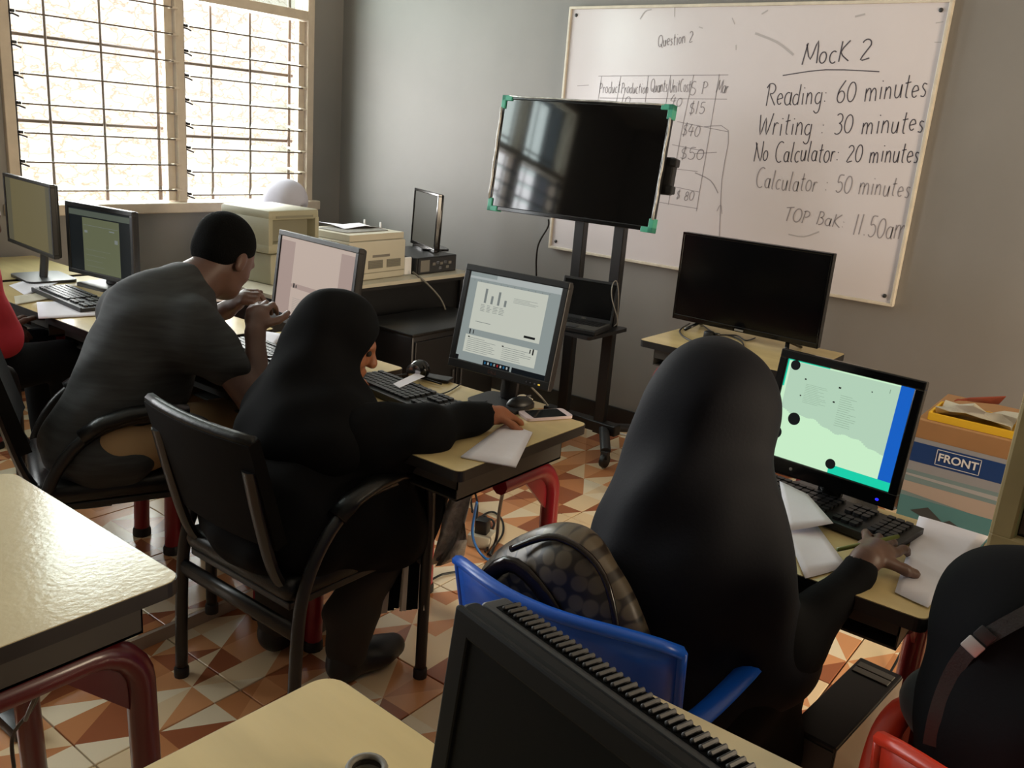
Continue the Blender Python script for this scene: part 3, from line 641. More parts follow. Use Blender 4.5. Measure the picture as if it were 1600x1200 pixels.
rs = random.Random(3)
S_page = glow('screen_page', (232, 236, 222), .62); S_side = glow('screen_grey_panel', (176, 188, 186), .55); S_text = glow('screen_text_grey', (158, 166, 163), .5); S_dark = glow('screen_dark_mark', (34, 36, 40), .3)
S_pink = glow('screen_pinkish_page', (226, 204, 190), .62); S_pinkd = glow('screen_pink_margin', (208, 182, 172), .55); S_task = glow('screen_taskbar', (18, 26, 34), .4); S_blue = glow('screen_icon_blue', (40, 120, 170), .5); S_red = glow('screen_icon_red', (190, 40, 40), .5)
# --- monitor with the bar chart
mats = [S_side, S_page, S_text, S_dark, S_task, S_blue, S_red, glow('screen_toolbar', (206, 214, 212), .6)]
r_ = [(0, 0, 1, 1, 0), (0, .93, 1, 1, 7), (.0, .955, .3, 1, 0), (.09, .37, .87, .90, 1), (.07, .10, .87, .30, 1), (.12, .30, .84, .37, 0)]
for i, hh in enumerate((.16, .09, .15, .07)): r_.append((.2+i*.075, .68, .225+i*.075, .68+hh, 2))
for i in range(4): r_ += textlines(.175+i*.07, .235+i*.07, .58, .665, 5, 2, rs, .3)
r_ += textlines(.52, .82, .74, .80, 4, 2, rs, .22)+textlines(.15, .4, .45, .47, 1, 2, rs, .3)
r_ += [(.7, .40, .82, .425, 3), (.105, .31, .118, .365, 3), (.145, .315, .155, .36, 3), (.79, .245, .802, .29, 3), (.82, .235, .835, .3, 3)]
r_ += textlines(.1, .44, .11, .28, 8, 2, rs, .2)+textlines(.5, .83, .11, .26, 7, 2, rs, .2)+[(.1, .27, .12, .282, 3), (.49, .25, .51, .262, 3)]
r_ += [(.32, 0, .62, .055, 4), (.64, 0, 1, .055, 4), (0, 0, .035, .05, 3)]+[(.335+i*.035, .015, .352+i*.035, .042, (5, 7, 5, 0, 6, 7, 5, 7)[i]) for i in range(8)]
r_ += [(.05+.9*i/12, .905, .06+.9*i/12, .915, 2) for i in range(12) if rs.random() > .35]
mo, Mx = monitor('dark monitor showing a bar chart beside the person in black headscarf', -2.08, -3.061, .967, R(2.7), R(12.0), .357, .306, .73, mats, r_, base=(.14, .17), off=-.035)
text_obj('DELL', .014, M['chrome'], mo, Mx@T(-.0085, .015, -.141)@FACE, 'logo')
for i in range(4): b = MB().box((-.009, -.105-i*.014, -.141), (.003, .006, .004)); b.v = [Mx@v for v in b.v]; b.build('button', glow('led_amber', (240, 200, 80), .8) if i == 3 else M['chrome'], mo)
# --- the man's monitor
mats = [S_pinkd, S_pink, S_text, S_dark, S_task]
r_ = [(0, 0, 1, 1, 0), (.2, .44, .82, .97, 1), (.2, .05, .82, .40, 1), (.22, .39, .8, .45, 0), (.23, .395, .25, .45, 3), (.265, .4, .28, .435, 3), (.755, .30, .765, .35, 3), (.785, .29, .8, .355, 3), (.7, .46, .79, .48, 2)]
r_ += textlines(.24, .46, .08, .28, 9, 2, rs, .14)+textlines(.52, .79, .08, .26, 8, 2, rs, .14)+[(.5, .25, .52, .265, 3), (.52, .12, .54, .135, 3), (0, 0, 1, .04, 4), (0, .955, 1, 1, 1)]
monitor('black monitor with a pale pink page in front of the man', -2.10, -2.245, .950, R(-6), R(7), .466, .315, .73, mats, r_, bz=.018, bot=.02)
# --- the two monitors by the window
S_olive = glow('screen_dim_cream', (148, 136, 96), .42); S_ol2 = glow('screen_dim_green_page', (140, 146, 112), .42); S_dk = glow('screen_charcoal', (46, 52, 54), .3)
monitor('leftmost monitor with a dim cream screen by the window', -2.30, -.661, 1.006, R(-5.7), 0, .537, .299, .73, [S_olive, glow('screen_dim_edge', (126, 120, 96), .4)], [(0, 0, 1, 1, 0), (0, 0, .12, 1, 1), (.9, 0, 1, 1, 1)], bz=.014, bot=.016, base=(.2, .24))
mats = [S_dk, S_ol2, glow('screen_top_bar', (120, 130, 116), .4), S_text, S_dark]
r_ = [(0, 0, 1, 1, 0), (.0, .88, 1, .97, 2), (.22, .0, .82, .86, 1), (.24, .74, .8, .745, 3), (.66, .69, .74, .71, 3), (.74, .52, .79, .58, 3), (.25, .62, .3, .66, 3)]+textlines(.26, .7, .05, .4, 4, 3, rs, .03)
monitor('black monitor with a narrow green-grey page under the window', -2.15, -.951, .920, R(7.2), 0, .439, .303, .73, mats, r_, bz=.02, bot=.02)
# --- the bright pale green screen on the right
S_g = glow('screen_mint_page', (206, 244, 206), .92); S_g2 = glow('screen_mint_grey', (190, 222, 196), .85); S_b = glow('screen_blue_bar', (20, 104, 214), .8); S_t = glow('screen_teal_bar', (24, 214, 176), .9); S_txt = glow('screen_mint_text', (150, 178, 154), .7)
mats = [S_g, S_g2, S_b, S_t, S_dark, S_txt]
r_ = [(0, 0, 1, 1, 0), (.03, .52, .9, .985, 1), (.9, 0, 1, 1, 2), (.52, 0, 1, .085, 3), (0, .99, .35, 1, 3), (0, .72, .012, 1, 3)]
for i in range(48): u = .03+.87*i/48; r_.append((u, .50-.018*math.sin(i*.32)-.0035*i+.008*math.sin(i*.9), u+.87/48, .54, 1))
r_ += textlines(.19, .38, .6, .8, 12, 5, rs, .14)+textlines(.48, .64, .46, .78, 15, 5, rs, .14)+[(.17, .83, .185, .845, 4), (.45, .83, .47, .845, 4), (.16, .66, .172, .672, 4), (.43, .68, .447, .695, 4), (.7, .87, .71, .88, 4), (.83, .9, .835, .94, 5)]
mg, Mg = monitor('black monitor with a glowing mint-green page in front of the person in navy', -2.10, -4.016, .926, R(-5.5), R(8.5), .326, .284, .73, mats, r_, case='blkg', bz=.02, bot=.036, base=(.07, .2), off=.03)
for (u, v, rr) in ((.07, .95, .0115), (.16, .42, .0145), (.03, .24, .016), (.53, .09, .0115)):
    y_ = .326/2-.02-u*.286; z_ = -.284/2+.036+v*.228; d_ = MB().lathe([(rr, 0), (rr, .0004)], 20, M=Mg@T(-.0036, y_, z_)@RY(R(-90))); d_.build('dark_spot', S_dark, mg)
d_ = MB().ell((-.0095, -.126, -.128), (.002, .004, .003)); d_.v = [Mg@v for v in d_.v]; d_.build('power_light', glow('led_blue', (40, 40, 255), 1.5), mg)
lg_ = MB().ell((-.0085, .075, -.124), (.001, .004, .004), n=10); lg_.v = [Mg@v for v in lg_.v]; lg_.build('logo', M['grill'], mg)
# --- monitor on the small computer near the corner
monitor('narrow-looking dim monitor standing on the small black computer in the corner', -.45, -1.206, .999, R(-27.2), R(2), .391, .31, .84, [glow('screen_dim_olive', (104, 100, 82), .35)], [(0, 0, 1, 1, 0)], case='blkg', bz=.014, bot=.02, base=(.16, .2))
# --- black monitor in the foreground, its vented top towards the room
fm = thing('monitor', 'large black foreground monitor with vented top edge, seen close up', 'monitor', (-3.52, -4.25, .73), R(-12.5))
hh = .325; ww = .40
Mf = T(0, 0, 0)@RY(R(6))
def fadd(mb, name, m, par=fm, sm=False): mb.v = [Mf@v for v in mb.v]; return mb.build(name, m, par, sm)
b = MB(); b.span((0, -ww/2, .02), (.022, ww/2, hh), bev=.006); b.span((-.006, -ww/2, .02), (.002, ww/2, .05), bev=.003); b.span((-.006, -ww/2, hh-.026), (.002, ww/2, hh), bev=.003)
b.span((-.006, ww/2-.026, .045), (.002, ww/2, hh-.02), bev=.003); b.span((-.006, -ww/2, .045), (.002, -ww/2+.026, hh-.02), bev=.003); fadd(b, 'bezel', mat('matt_black_bezel', (13, 13, 13), .6, spec=.2))
fadd(MB().span((-.003, -ww/2+.024, .048), (.001, ww/2-.024, hh-.024)), 'screen', mat('matt_dark_screen', (8, 9, 9), .6, spec=.12))
fadd(MB().span((.0225, -ww/2+.004, .024), (.056, ww/2-.004, hh-.001), bev=.004), 'back_shell', M['dgrey'])
fadd(MB().span((.03, -ww/2+.012, hh-.002), (.0555, ww/2-.02, hh-.0003)), 'vent_gap_shade', mat('vent_shadow_black', (5, 5, 5), .9, spec=.1))  # black strip laid under the ribs as painted shade for the gaps
rib = MB().box((0, 0, 0), (.024, .0048, .005), bev=.0018, seg=1).mesh('vent_rib', M['dgrey'])
for i in range(40):
    o = bpy.data.objects.new('vent_rib', rib); COL.objects.link(o); o.parent = fm; o.matrix_local = Mf@T(.043, ww/2-.028-i*.0087, hh+.0015)
fadd(MB().tube([(.06, 0, .16), (.075, 0, .1), (.075, 0, .01)], .035, 8, flat=(.5, 1)), 'stand_neck', M['bez'], fm, 60)
MB().prism(rrect(.18, .22, .04), 0, .014, M=T(.06, 0, 0)).build('stand_base', M['bez'], fm)
# --- beige tube monitor at the right edge
bt = thing('monitor', 'beige tube monitor cut off by the right edge of the picture', 'monitor', (-2.2, -4.565, .73), R(-4))
b = MB(); Wb, Hb = .4, .345; z_ = .05
for a, c in (((-.02, -Wb/2, z_), (.03, Wb/2, z_+.05)), ((-.02, -Wb/2, z_+Hb-.04), (.03, Wb/2, z_+Hb)), ((-.02, -Wb/2, z_+.04), (.03, -Wb/2+.045, z_+Hb-.03)), ((-.02, Wb/2-.045, z_+.04), (.03, Wb/2, z_+Hb-.03))): b.span(a, c, bev=.007)
b.build('bezel', mat('aged_beige_plastic', (150, 132, 92), .5, var=.1, vscale=10), bt)
s = MB().span((.0, -Wb/2+.04, z_+.045), (.012, Wb/2-.04, z_+Hb-.035)); s.build('screen', M['blkg'], bt)
paint(.30, .25, [(.1, .02, 1, .95, 0), (.1, .02, 1, .2, 1)], -.0005).build('picture', [S_dark, S_t], bt).location = (0, -.005, z_+.175)
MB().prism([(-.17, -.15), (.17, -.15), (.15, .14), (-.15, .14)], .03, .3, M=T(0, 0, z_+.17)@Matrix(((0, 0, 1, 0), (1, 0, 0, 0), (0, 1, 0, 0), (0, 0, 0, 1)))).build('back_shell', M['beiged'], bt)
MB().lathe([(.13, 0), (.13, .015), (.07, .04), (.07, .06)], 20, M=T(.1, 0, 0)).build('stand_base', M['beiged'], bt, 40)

# ------------------------------------------------------------------ television on the rolling stand
st = thing('television_stand', 'black two-post rolling television stand with a small shelf', 'stand', (-.45, -2.33, 0))
for yy in (.105, -.115): MB().span((-.02, yy-.028, .1), (.02, yy+.028, 1.5), bev=.004).build('post', M['steel'], st)
MB().prism(rrect(.34, .36, .015), .628, .644, M=T(-.14, -.015, 0)).build('shelf', M['blk'], st)
MB().span((-.03, -.22, .11), (.03, .21, .165), bev=.006).build('base_beam', M['steel'], st)
for sy, ex in ((1, -.165), (-1, -.165), (1, .22), (-1, .22)):
    yy = sy*.25-.01; f = MB().tube([(0, sy*.13-.01, .135), (ex*.6, sy*.2-.01, .12), (ex, yy, .085)], .026, 8, flat=(.8, 1)).build('base_foot', M['dgrey'], st, 60)
    for xx in (ex,):
        c = MB().lathe([(.033, -.012), (.036, 0), (.033, .012)], 16, M=T(xx, yy, .037)@RX(R(90))).build('caster', M['blk'], f, 40)
        MB().span((xx-.012, yy-.02, .045), (xx+.012, yy+.02, .085), bev=.003).build('caster_fork', M['dgrey'], f)
MB().box((-.045, 0, 1.38), (.05, .5, .3), bev=.004).build('mount_plate', M['steel'], st)
tv = thing('television', 'large wrapped television with green corner guards on the rolling stand', 'television', (-.60, -2.252, 1.392), R(3.4))
Mt = RY(R(7)); tw, th = .872, .53
def tadd(mb, name, m, par=tv, sm=False): mb.v = [Mt@v for v in mb.v]; return mb.build(name, m, par, sm)
tadd(MB().span((0, -tw/2, -th/2), (.028, tw/2, th/2), bev=.004), 'back_shell', M['blk'])
tadd(MB().box((.045, 0, -.06), (.045, .62, .3), bev=.012), 'rear_housing', M['blk'])
tadd(MB().span((-.004, -tw/2+.012, -th/2+.02), (.001, tw/2-.012, th/2-.012)), 'screen', M['tvglass'])
for a, c in (((-tw/2, -th/2), (tw/2, -th/2+.018)), ((-tw/2, th/2-.010), (tw/2, th/2)), ((-tw/2, -th/2), (-tw/2+.010, th/2)), ((tw/2-.010, -th/2), (tw/2, th/2))): tadd(MB().span((-.007, a[0], a[1]), (.003, c[0], c[1]), bev=.002), 'bezel', M['blkg'])
for sy in (-1, 1):
    for sz in (-1, 1):
        g = MB(); y_, z_ = sy*(tw/2), sz*(th/2)
        g.span((-.013, y_-sy*.05, z_+sz*.006), (.032, y_+sy*.006, z_-sz*.018), bev=.002); g.span((-.013, y_+sy*.006, z_+sz*.006), (.032, y_-sy*.016, z_-sz*.055), bev=.002); tadd(g, 'corner_guard', M['teal'])
for s in (-1, 1):
    pts = [(-.012, s*(tw/2+.002)+.002*math.sin(i*1.7), -th/2+.05+i*(th-.1)/12) for i in range(13)]
    tadd(MB().tube(pts, .0065, 6, flat=(1, .8)), 'film_edge', M['film'], tv, True)
tadd(MB().tube([(-.01, -.4+i*.08, th/2+.002+.0015*math.sin(i*2)) for i in range(11)], .004, 6), 'film_edge', M['film'], tv, True)
b = MB().span((.035, -tw/2-.035, -.1), (.08, -tw/2+.05, .06), bev=.01); b.span((.03, -tw/2-.045, .02), (.075, -tw/2-.01, .055), bev=.006); b.span((.03, -tw/2-.045, -.095), (.075, -tw/2-.01, -.06), bev=.006); tadd(b, 'side_bracket', M['blk'])
# --- second television on the red-legged desk
t2 = thing('television', 'switched-off flat black television on the red-legged desk below the whiteboard', 'television', (-.55, -3.139, .73), R(-1.9))
tw, th = .66, .38; zc = .222
def t2add(mb, name, m, par=t2, sm=False): mb.v = [v+Vector((0, 0, zc)) for v in mb.v]; return mb.build(name, m, par, sm)
t2add(MB().span((0, -tw/2, -th/2), (.03, tw/2, th/2), bev=.004), 'back_shell', M['blk'])
t2add(MB().span((-.003, -tw/2+.01, -th/2+.022), (.001, tw/2-.01, th/2-.01)), 'screen', M['tvmatt'])
for a, c in (((-tw/2, -th/2), (tw/2, -th/2+.022)), ((-tw/2, th/2-.009), (tw/2, th/2)), ((-tw/2, -th/2), (-tw/2+.009, th/2)), ((tw/2-.009, -th/2), (tw/2, th/2))): t2add(MB().span((-.006, a[0], a[1]), (.003, c[0], c[1]), bev=.002), 'bezel', M['blkg'])
t2add(MB().box((-.0065, .01, -th/2+.008), (.003, .04, .008), bev=.001), 'badge', M['grill'])
for s in (-1, 1):
    for q in (-1, 1): MB().tube([(.012, s*.2, .035), (.012+q*.075, s*.2+s*.03, .006)], .008, 8, flat=(.8, 1.2)).build('foot', M['blkg'], t2, True)
# --- laptop on the shelf
lp = thing('laptop', 'open black laptop with silver keyboard deck on the stand shelf', 'laptop', (-.63, -2.37, .644), R(10))
MB().box((-.02, 0, .012), (.205, .285, .022), bev=.004).build('base', M['blk'], lp)
MB().box((-.02, 0, .0236), (.19, .27, .002)).build('keyboard_deck', M['tray'], lp)
kk = MB()
for i in range(5):
    for j in range(12): kk.box((.055-i*.019, .11-j*.02, .0258), (.015, .0165, .0028))
tag(kk.build('keys', M['blk'], lp), kind='stuff')
MB().box((-.095, 0, .0255), (.045, .08, .001)).build('touchpad', M['dgrey'], lp)
Ml = T(.075, 0, .022)@RY(R(13))
b = MB().span((0, -.1425, 0), (.01, .1425, .198), bev=.004); b.v = [Ml@v for v in b.v]; b.build('lid', M['blk'], lp)
b = MB().span((-.0015, -.13, .02), (.001, .13, .186)); b.v = [Ml@v for v in b.v]; b.build('screen', M['tvmatt'], lp)
text_obj('DELL', .011, M['grill'], lp, Ml@T(-.001, 0, .011)@FACE, 'logo')
cable('thin pale cable looping over the laptop lid', [(-.52, -2.505, .66), (-.545, -2.535, .70), (-.56, -2.50, .80), (-.54, -2.485, .858), (-.515, -2.49, .87), (-.5, -2.5, .8), (-.485, -2.5, .66)], .0025, M['grill'])

# ------------------------------------------------------------------ printers, small computer, router
pa = thing('printer', 'tall beige laser printer with an open front slot beside the white headscarf', 'printer', (-1.47, -1.2, .752), R(4))
MB().box((0, 0, .07), (.24, .26, .14), bev=.012).build('lower_body', M['beige'], pa, 40)
u = MB(); u.span((-.15, -.15, .145), (.15, .17, .19), bev=.01); u.span((-.15, -.15, .29), (.15, .17, .335), bev=.012); u.span((-.15, -.15, .18), (-.125, .17, .3), bev=.004); u.span((.125, -.15, .18), (.15, .17, .3), bev=.004); u.span((-.13, .0, .18), (.13, .17, .3)); u.build('upper_body', M['beige'], pa, 40)
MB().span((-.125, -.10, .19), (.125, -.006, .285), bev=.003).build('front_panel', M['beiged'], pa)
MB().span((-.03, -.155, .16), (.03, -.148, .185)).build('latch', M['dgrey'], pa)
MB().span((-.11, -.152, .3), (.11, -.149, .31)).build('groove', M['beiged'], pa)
pb = thing('printer', 'wide cream laser printer with vent grilles on its side', 'printer', (-1.03, -1.27, .752), R(3))
MB().box((0, 0, .095), (.4, .34, .19), bev=.012).build('body', M['cream'], pb, 40)
MB().prism([(-.19, -.16), (.19, -.16), (.19, .16), (-.19, .16)], .192, .222).build('lid', M['cream'], pb)
MB().prism(rrect(.3, .2, .02), .2222, .226).build('output_tray', M['grill'], pb)
for i in range(2):
    v_ = MB().box((-.02+i*.13, -.171, .075), (.1, .004, .04), bev=.001).build('vent_grille', M['grill'], pb)
    for q in range(5): MB().box((-.02+i*.13, -.1745, .059+q*.008), (.096, .003, .003)).build('vent_slat', M['beiged'], v_)
MB().box((.03, -.171, .035), (.32, .003, .003)).build('seam', M['beiged'], pb)
MB().box((.02, -.171, .115), (.12, .002, .012)).build('label_strip', M['grill'], pb)
tag(MB().sheet([[(-1.1+.14*i, -1.28+.10*j, .981+.012*math.sin(i*2+j)) for i in range(3)] for j in range(3)], .001).build('paper_sheet', M['paper']), 'crumpled paper lying on top of the wide cream printer', 'paper')
sp_ = thing('desktop_computer', 'flat black desktop computer with its rear sockets facing the room', 'computer', (-.60, -1.27, .752), R(2))
MB().box((0, 0, .044), (.32, .34, .088), bev=.004).build('case', M['blk'], sp_)
MB().box((.0, -.171, .044), (.30, .004, .074)).build('rear_panel', M['dgrey'], sp_)
MB().box((-.1, -.1735, .044), (.07, .004, .06)).build('power_supply_grille', M['grill'], sp_)
for i, (xx, zz, mm) in enumerate(((-.03, .05, 'grill'), (.0, .055, 'chrome'), (.03, .05, 'grill'), (.06, .055, 'chrome'), (.1, .05, 'grill'), (.02, .026, 'chrome'), (.08, .028, 'grill'))): MB().box((xx, -.174, zz), (.022, .006, .014), bev=.001).build('socket', M[mm], sp_)
rt = thing('router', 'small white router with two upright antennas between printer and computer', 'router', (-.80, -1.16, .752))
MB().box((0, 0, .06), (.06, .16, .12), bev=.01).build('body', M['white'], rt, 40)
for yy in (-.06, .06): MB().tube([(0, yy, .118), (0, yy, .245)], [.007, .005], 8).build('antenna', M['white'], rt, True)
tag(MB().box((-.795, -1.42, .80), (.05, .012, .09), bev=.006).build('power_adapter', M['white']), 'small white adapter between the cream printer and the desktop computer', 'adapter')
for i in range(5):
    tag(MB().sheet([[(-2.02+.21*u, -1.42+.15*v+.01*i, .7625-.03+.012*i*1.0+.012*u*math.sin(i)+.03*(u*u)*(i == 4)) for u in (0, .5, 1)] for v in (0, .5, 1)], .009).build('paper_stack', M['paper']), ('lowest', 'second', 'middle', 'fourth', 'topmost curled')[i]+' paper bundle in the pile behind the head of the man', 'paper', 'paper pile behind the man')

# ------------------------------------------------------------------ keyboards
def make_keyboard(label):
    t = thing('keyboard', label, 'keyboard', (0, 0, 0))
    MB().prism([(-.075, .225), (.075, .225), (.075, -.225), (-.075, -.225)][::-1], .002, .016).build('case', M['blk'], t)
    MB().span((-.075, -.225, .016), (-.068, .225, .019), bev=.001).build('front_lip', M['blk'], t)
    km = MB().prism(rrect(.0155, .0165, .003, 2), 0, .007); top = MB().prism(rrect(.0155, .0165, .003, 2), 0, .007).mesh('key', M['bez'])
    wide = MB().prism(rrect(.0155, .1, .003, 2), 0, .007).mesh('key', M['bez'])
    for i in range(6):
        x = .058-i*.0195-(.004 if i else 0)
        for j in range(22):
            y = .205-j*.0192
            if j in (14, 18): continue
            if j in (15, 16, 17) and i in (3, 5): 
                if not (i == 5): continue
            if i == 5 and 4 <= j <= 8:
                if j == 6: o = bpy.data.objects.new('key', wide)
                else: continue
            else: o = bpy.data.objects.new('key', top)
            COL.objects.link(o); o.parent = t; o.location = (x, y, .016)
    return t
KB = [((-2.255, -2.85, .732), R(-7), 'black keyboard beside the arm of the person in black headscarf'), ((-2.37, -1.15, .732), R(-4), 'black keyboard on the papers desk left of the man'), ((-2.30, -2.27, .732), R(-8), 'black keyboard mostly hidden behind the forearm of the man'), ((-2.13, -4.0, .732), R(-8), 'black keyboard under the mint-green screen')]
k0 = make_keyboard(KB[0][2])
for i, (l_, a_, s_) in enumerate(KB):
    o = k0 if i == 0 else copy_tree(k0); o.location = l_; o.rotation_euler = (0, 0, a_); o['label'] = s_; o['group'] = 'black keyboards on the desks'

# ------------------------------------------------------------------ people
def vec(*a): return np.array(a, float)
def unit(v): v = np.asarray(v, float); return v/np.linalg.norm(v)
def axes(yaw, pitch, roll=0):
    """forward, side (to the person's left) and up axes of a head"""
    m = Euler((0, 0, 0)).to_matrix(); m = Matrix.Rotation(yaw, 3, 'Z')@Matrix.Rotation(pitch, 3, 'Y')@Matrix.Rotation(roll, 3, 'X')
    A_ = np.array(m); return A_[:, 0], A_[:, 1], A_[:, 2], m.to_4x4()
def head_prims(C_, ax, nb, s=1.0):
    F, S, U, m = ax; C_ = vec(*C_)
    p = [ell(C_-.012*F+.028*U, (.096*s, .076*s, .088*s), .02, m), ell(C_+.028*F-.03*U, (.066*s, .062*s, .09*s), .03, m), ell(C_+.052*F-.088*U, (.038*s, .046*s, .03*s), .03, m),
         cap(C_+.088*F+.004*U, C_+.108*F-.03*U, .008, .0125, .012), ell(C_+.104*F-.036*U, (.012, .017, .009), .01, m), ell(C_+.09*F-.06*U, (.012, .024, .007), .01, m), ell(C_+.086*F-.074*U, (.013, .022, .008), .01, m), ell(C_+.078*F+.014*U, (.018, .05, .012), .02, m)]
    for q in (-1, 1):
        p += [ell(C_-.008*F+q*.076*S-.02*U, (.021, .009, .033), .008, m), ell(C_+.058*F+q*.036*S-.032*U, (.024, .02, .02), .02, m)]
        p.append(sub(ell(C_+.098*F+q*.031*S-.004*U, (.017, .016, .010), .012, m)))
    p.append(cap(C_-.03*F-.06*U, nb, .054, .06, .03)); return p
def hand_prims(W_, D, N_, side, curl=(.35, .5, .4), spread=.06, s=1.0, thumb=.5):
    W_, D = vec(*W_), unit(D); N_ = vec(*N_); N_ = unit(N_-D*N_.dot(D)); S = np.cross(D, N_)*side
    p = [cap(W_, W_+.05*D*s, .024, .026, .02), ell(W_+.055*D*s, (.042*s, .038*s, .017*s), .015, Matrix((list(D)+[0], list(S)+[0], list(N_)+[0], [0, 0, 0, 1])).transposed())]
    for i, (o, L_) in enumerate(((.030, .9), (.010, 1.0), (-.010, .94), (-.028, .76))):
        q = W_+D*(.088-.006*abs(i-1.3))*s+S*o*s; a = 0; da = i*spread-.09
        for j, l_ in enumerate((.042, .026, .021)):
            a += curl[j] if not isinstance(curl[j], (list, tuple)) else curl[j][i]; d = math.cos(a)*(D*math.cos(da)-S*math.sin(da))+math.sin(a)*N_
            n_ = q+d*l_*L_*s; p.append(cap(q, n_, .0098*s-.0008*j, .0094*s-.0008*j, .005)); q = n_
    q = W_+D*.028*s+S*.030*s
    for j, l_ in enumerate((.04, .03, .026)):
        d = unit(D*(.55+.25*j)+S*(.75-.35*j)+N_*(thumb+.12*j)); n_ = q+d*l_*s; p.append(cap(q, n_, .0125*s-.0012*j, .0115*s-.0012*j, .006)); q = n_
    return p
def shoe(parent, a, b, m, name='shoe'):
    a, b = vec(*a), vec(*b); d = unit(b-a)
    return soft_obj(name, [cap(a, b, .044, .036, .03, (1, 1, 1.0)), ell((a+b)/2+d*.02, (.06, .06, .035), .03), cap(a+vec(0, 0, .05), a, .045, .044, .03)], m, parent, .008)

# ---- the man in the charcoal shirt
pm = thing('person', 'man in a charcoal T-shirt and khaki trousers leaning over the desk', 'person', (-2.85, -2.25, STEP_H))
hd = vec(-2.445, -2.245, 1.072); ax = axes(R(14), R(36)); nb = vec(-2.56, -2.245, .99)
Rs, Re, Rw = vec(-2.655, -2.43, .90), vec(-2.59, -2.60, .70), vec(-2.515, -2.485, .885)
Ls, Le, Lw = vec(-2.60, -2.06, .90), vec(-2.46, -1.99, .79), vec(-2.385, -2.16, .88)
legs = []
for hp, kn, an in (((-2.84, -2.33, .585), (-2.43, -2.345, .575), (-2.40, -2.35, .15)), ((-2.84, -2.16, .585), (-2.40, -2.11, .575), (-2.40, -2.10, .15))):
    legs += [(hp, kn, an)]
body = head_prims(hd, ax, nb)+[cap(nb, (-2.66, -2.245, .90), .06, .11, .04), cap((-2.68, -2.245, .88), (-2.84, -2.245, .6), .125, .13, .05), cap(Rs, Re, .044, .04, .03), cap(Re, Rw, .041, .027, .02), cap(Ls, Le, .044, .04, .03), cap(Le, Lw, .041, .027, .02), cap(Rs, Ls, .05, .05, .05)]
body += hand_prims(Rw, (.35, .35, .55), (.8, .4, -.5), -1, (.7, .9, .6))+hand_prims(Lw, (.25, -.55, .5), (.7, -.3, -.6), 1, (.8, .9, .6))
for hp, kn, an in legs: body += [cap(hp, kn, .075, .052, .04), cap(kn, an, .05, .036, .03)]
soft_obj('body', body, M['skin'], pm, .0058)
F, S, U, mm = ax
soft_obj('hair', [ell(hd-.02*F+.036*U, (.1, .083, .088), .02, mm), ell(hd-.05*F-.012*U, (.06, .073, .06), .02, mm), sub(ell(hd+.105*F-.035*U, (.09, .11, .085), .01, mm)), sub(ell(hd+.0*F-.075*U+.1*S, (.04, .05, .07), .01, mm)), sub(ell(hd+.0*F-.075*U-.1*S, (.04, .05, .07), .01, mm))], M['hair'], pm, .006)
m_sh = mat('charcoal_marl_shirt', (44, 46, 48), .85, var=.42, vscale=7, stretch=(1.2, 1.2, 9), bump=.06, bscale=200)
soft_obj('shirt', [cap(nb+vec(-.02, 0, -.01), (-2.66, -2.245, .9), .07, .13, .04), cap((-2.60, -2.245, .965), (-2.68, -2.245, .9), .085, .12, .05), cap((-2.665, -2.245, .89), (-2.74, -2.245, .76), .142, .142, .06), cap((-2.74, -2.245, .76), (-2.845, -2.245, .575), .142, .155, .06), cap((-2.67, -2.39, .885), (-2.67, -2.10, .885), .095, .095, .06), cap(Rs+vec(0, .01, 0), Rs+.45*(Re-Rs), .075, .064, .04), cap(Ls, Ls+.62*(Le-Ls), .075, .066, .04), ell((-2.85, -2.25, .555), (.16, .185, .075), .05), sub(cap(nb+vec(.03, 0, .035), nb+vec(.1, 0, .09), .056, .075, .012))], m_sh, pm, .008, folds(.008, 44, 40, 22, 1))
soft_obj('trousers', [ell((-2.83, -2.245, .575), (.15, .18, .085), .05)]+[q for hp, kn, an in legs for q in (cap(hp, kn, .09, .07, .05), cap(kn, an, .066, .055, .03))], M['khaki'], pm, .008, folds(.004, 40, 36, 20, 2))
for hp, kn, an in legs: shoe(pm, (an[0], an[1], STEP_H+.05), (an[0]+.17, an[1], STEP_H+.042), M['blk'])

# ---- person in black in the middle, reaching for the mouse
p1 = thing('person', 'person in a black headscarf and black robe reaching for the mouse', 'person', (-2.66, -2.88, 0))
h1 = vec(-2.505, -2.83, .94); ax = axes(R(-42), R(20)); F, S, U, mm = ax; nb = vec(-2.57, -2.85, .80)
Rs, Re, Rw = vec(-2.59, -3.01, .745), vec(-2.51, -3.15, .765), vec(-2.285, -3.175, .772)
Ls, Le, Lw = vec(-2.57, -2.72, .745), vec(-2.48, -2.70, .785), vec(-2.40, -2.68, .778)
body = head_prims(h1, ax, nb, .93)+[cap(nb, (-2.62, -2.86, .68), .055, .1, .04), cap((-2.62, -2.86, .68), (-2.74, -2.87, .55), .11, .12, .04), cap(Rs, Re, .042, .035, .03), cap(Re, Rw, .035, .024, .02), cap(Ls, Le, .042, .035, .03), cap(Le, Lw, .035, .024, .02)]
body += hand_prims(Rw+vec(0, 0, -.004), (.86, -.05, -.12), (0.1, 0, -1), -1, (.45, .5, .4), .07, .92, .4)+hand_prims(Lw, (.8, -.1, -.1), (.1, 0, -1), 1, (.3, .4, .3), .07, .92, .3)
lg = (((-2.72, -2.95, .52), (-2.38, -3.0, .5), (-2.56, -2.965, .13)), ((-2.72, -2.79, .52), (-2.38, -2.74, .5), (-2.595, -2.71, .13)))
for hp, kn, an in lg: body += [cap(hp, kn, .07, .05, .04), cap(kn, an, .048, .035, .03)]
soft_obj('body', body, M['skin1'], p1, .0058)
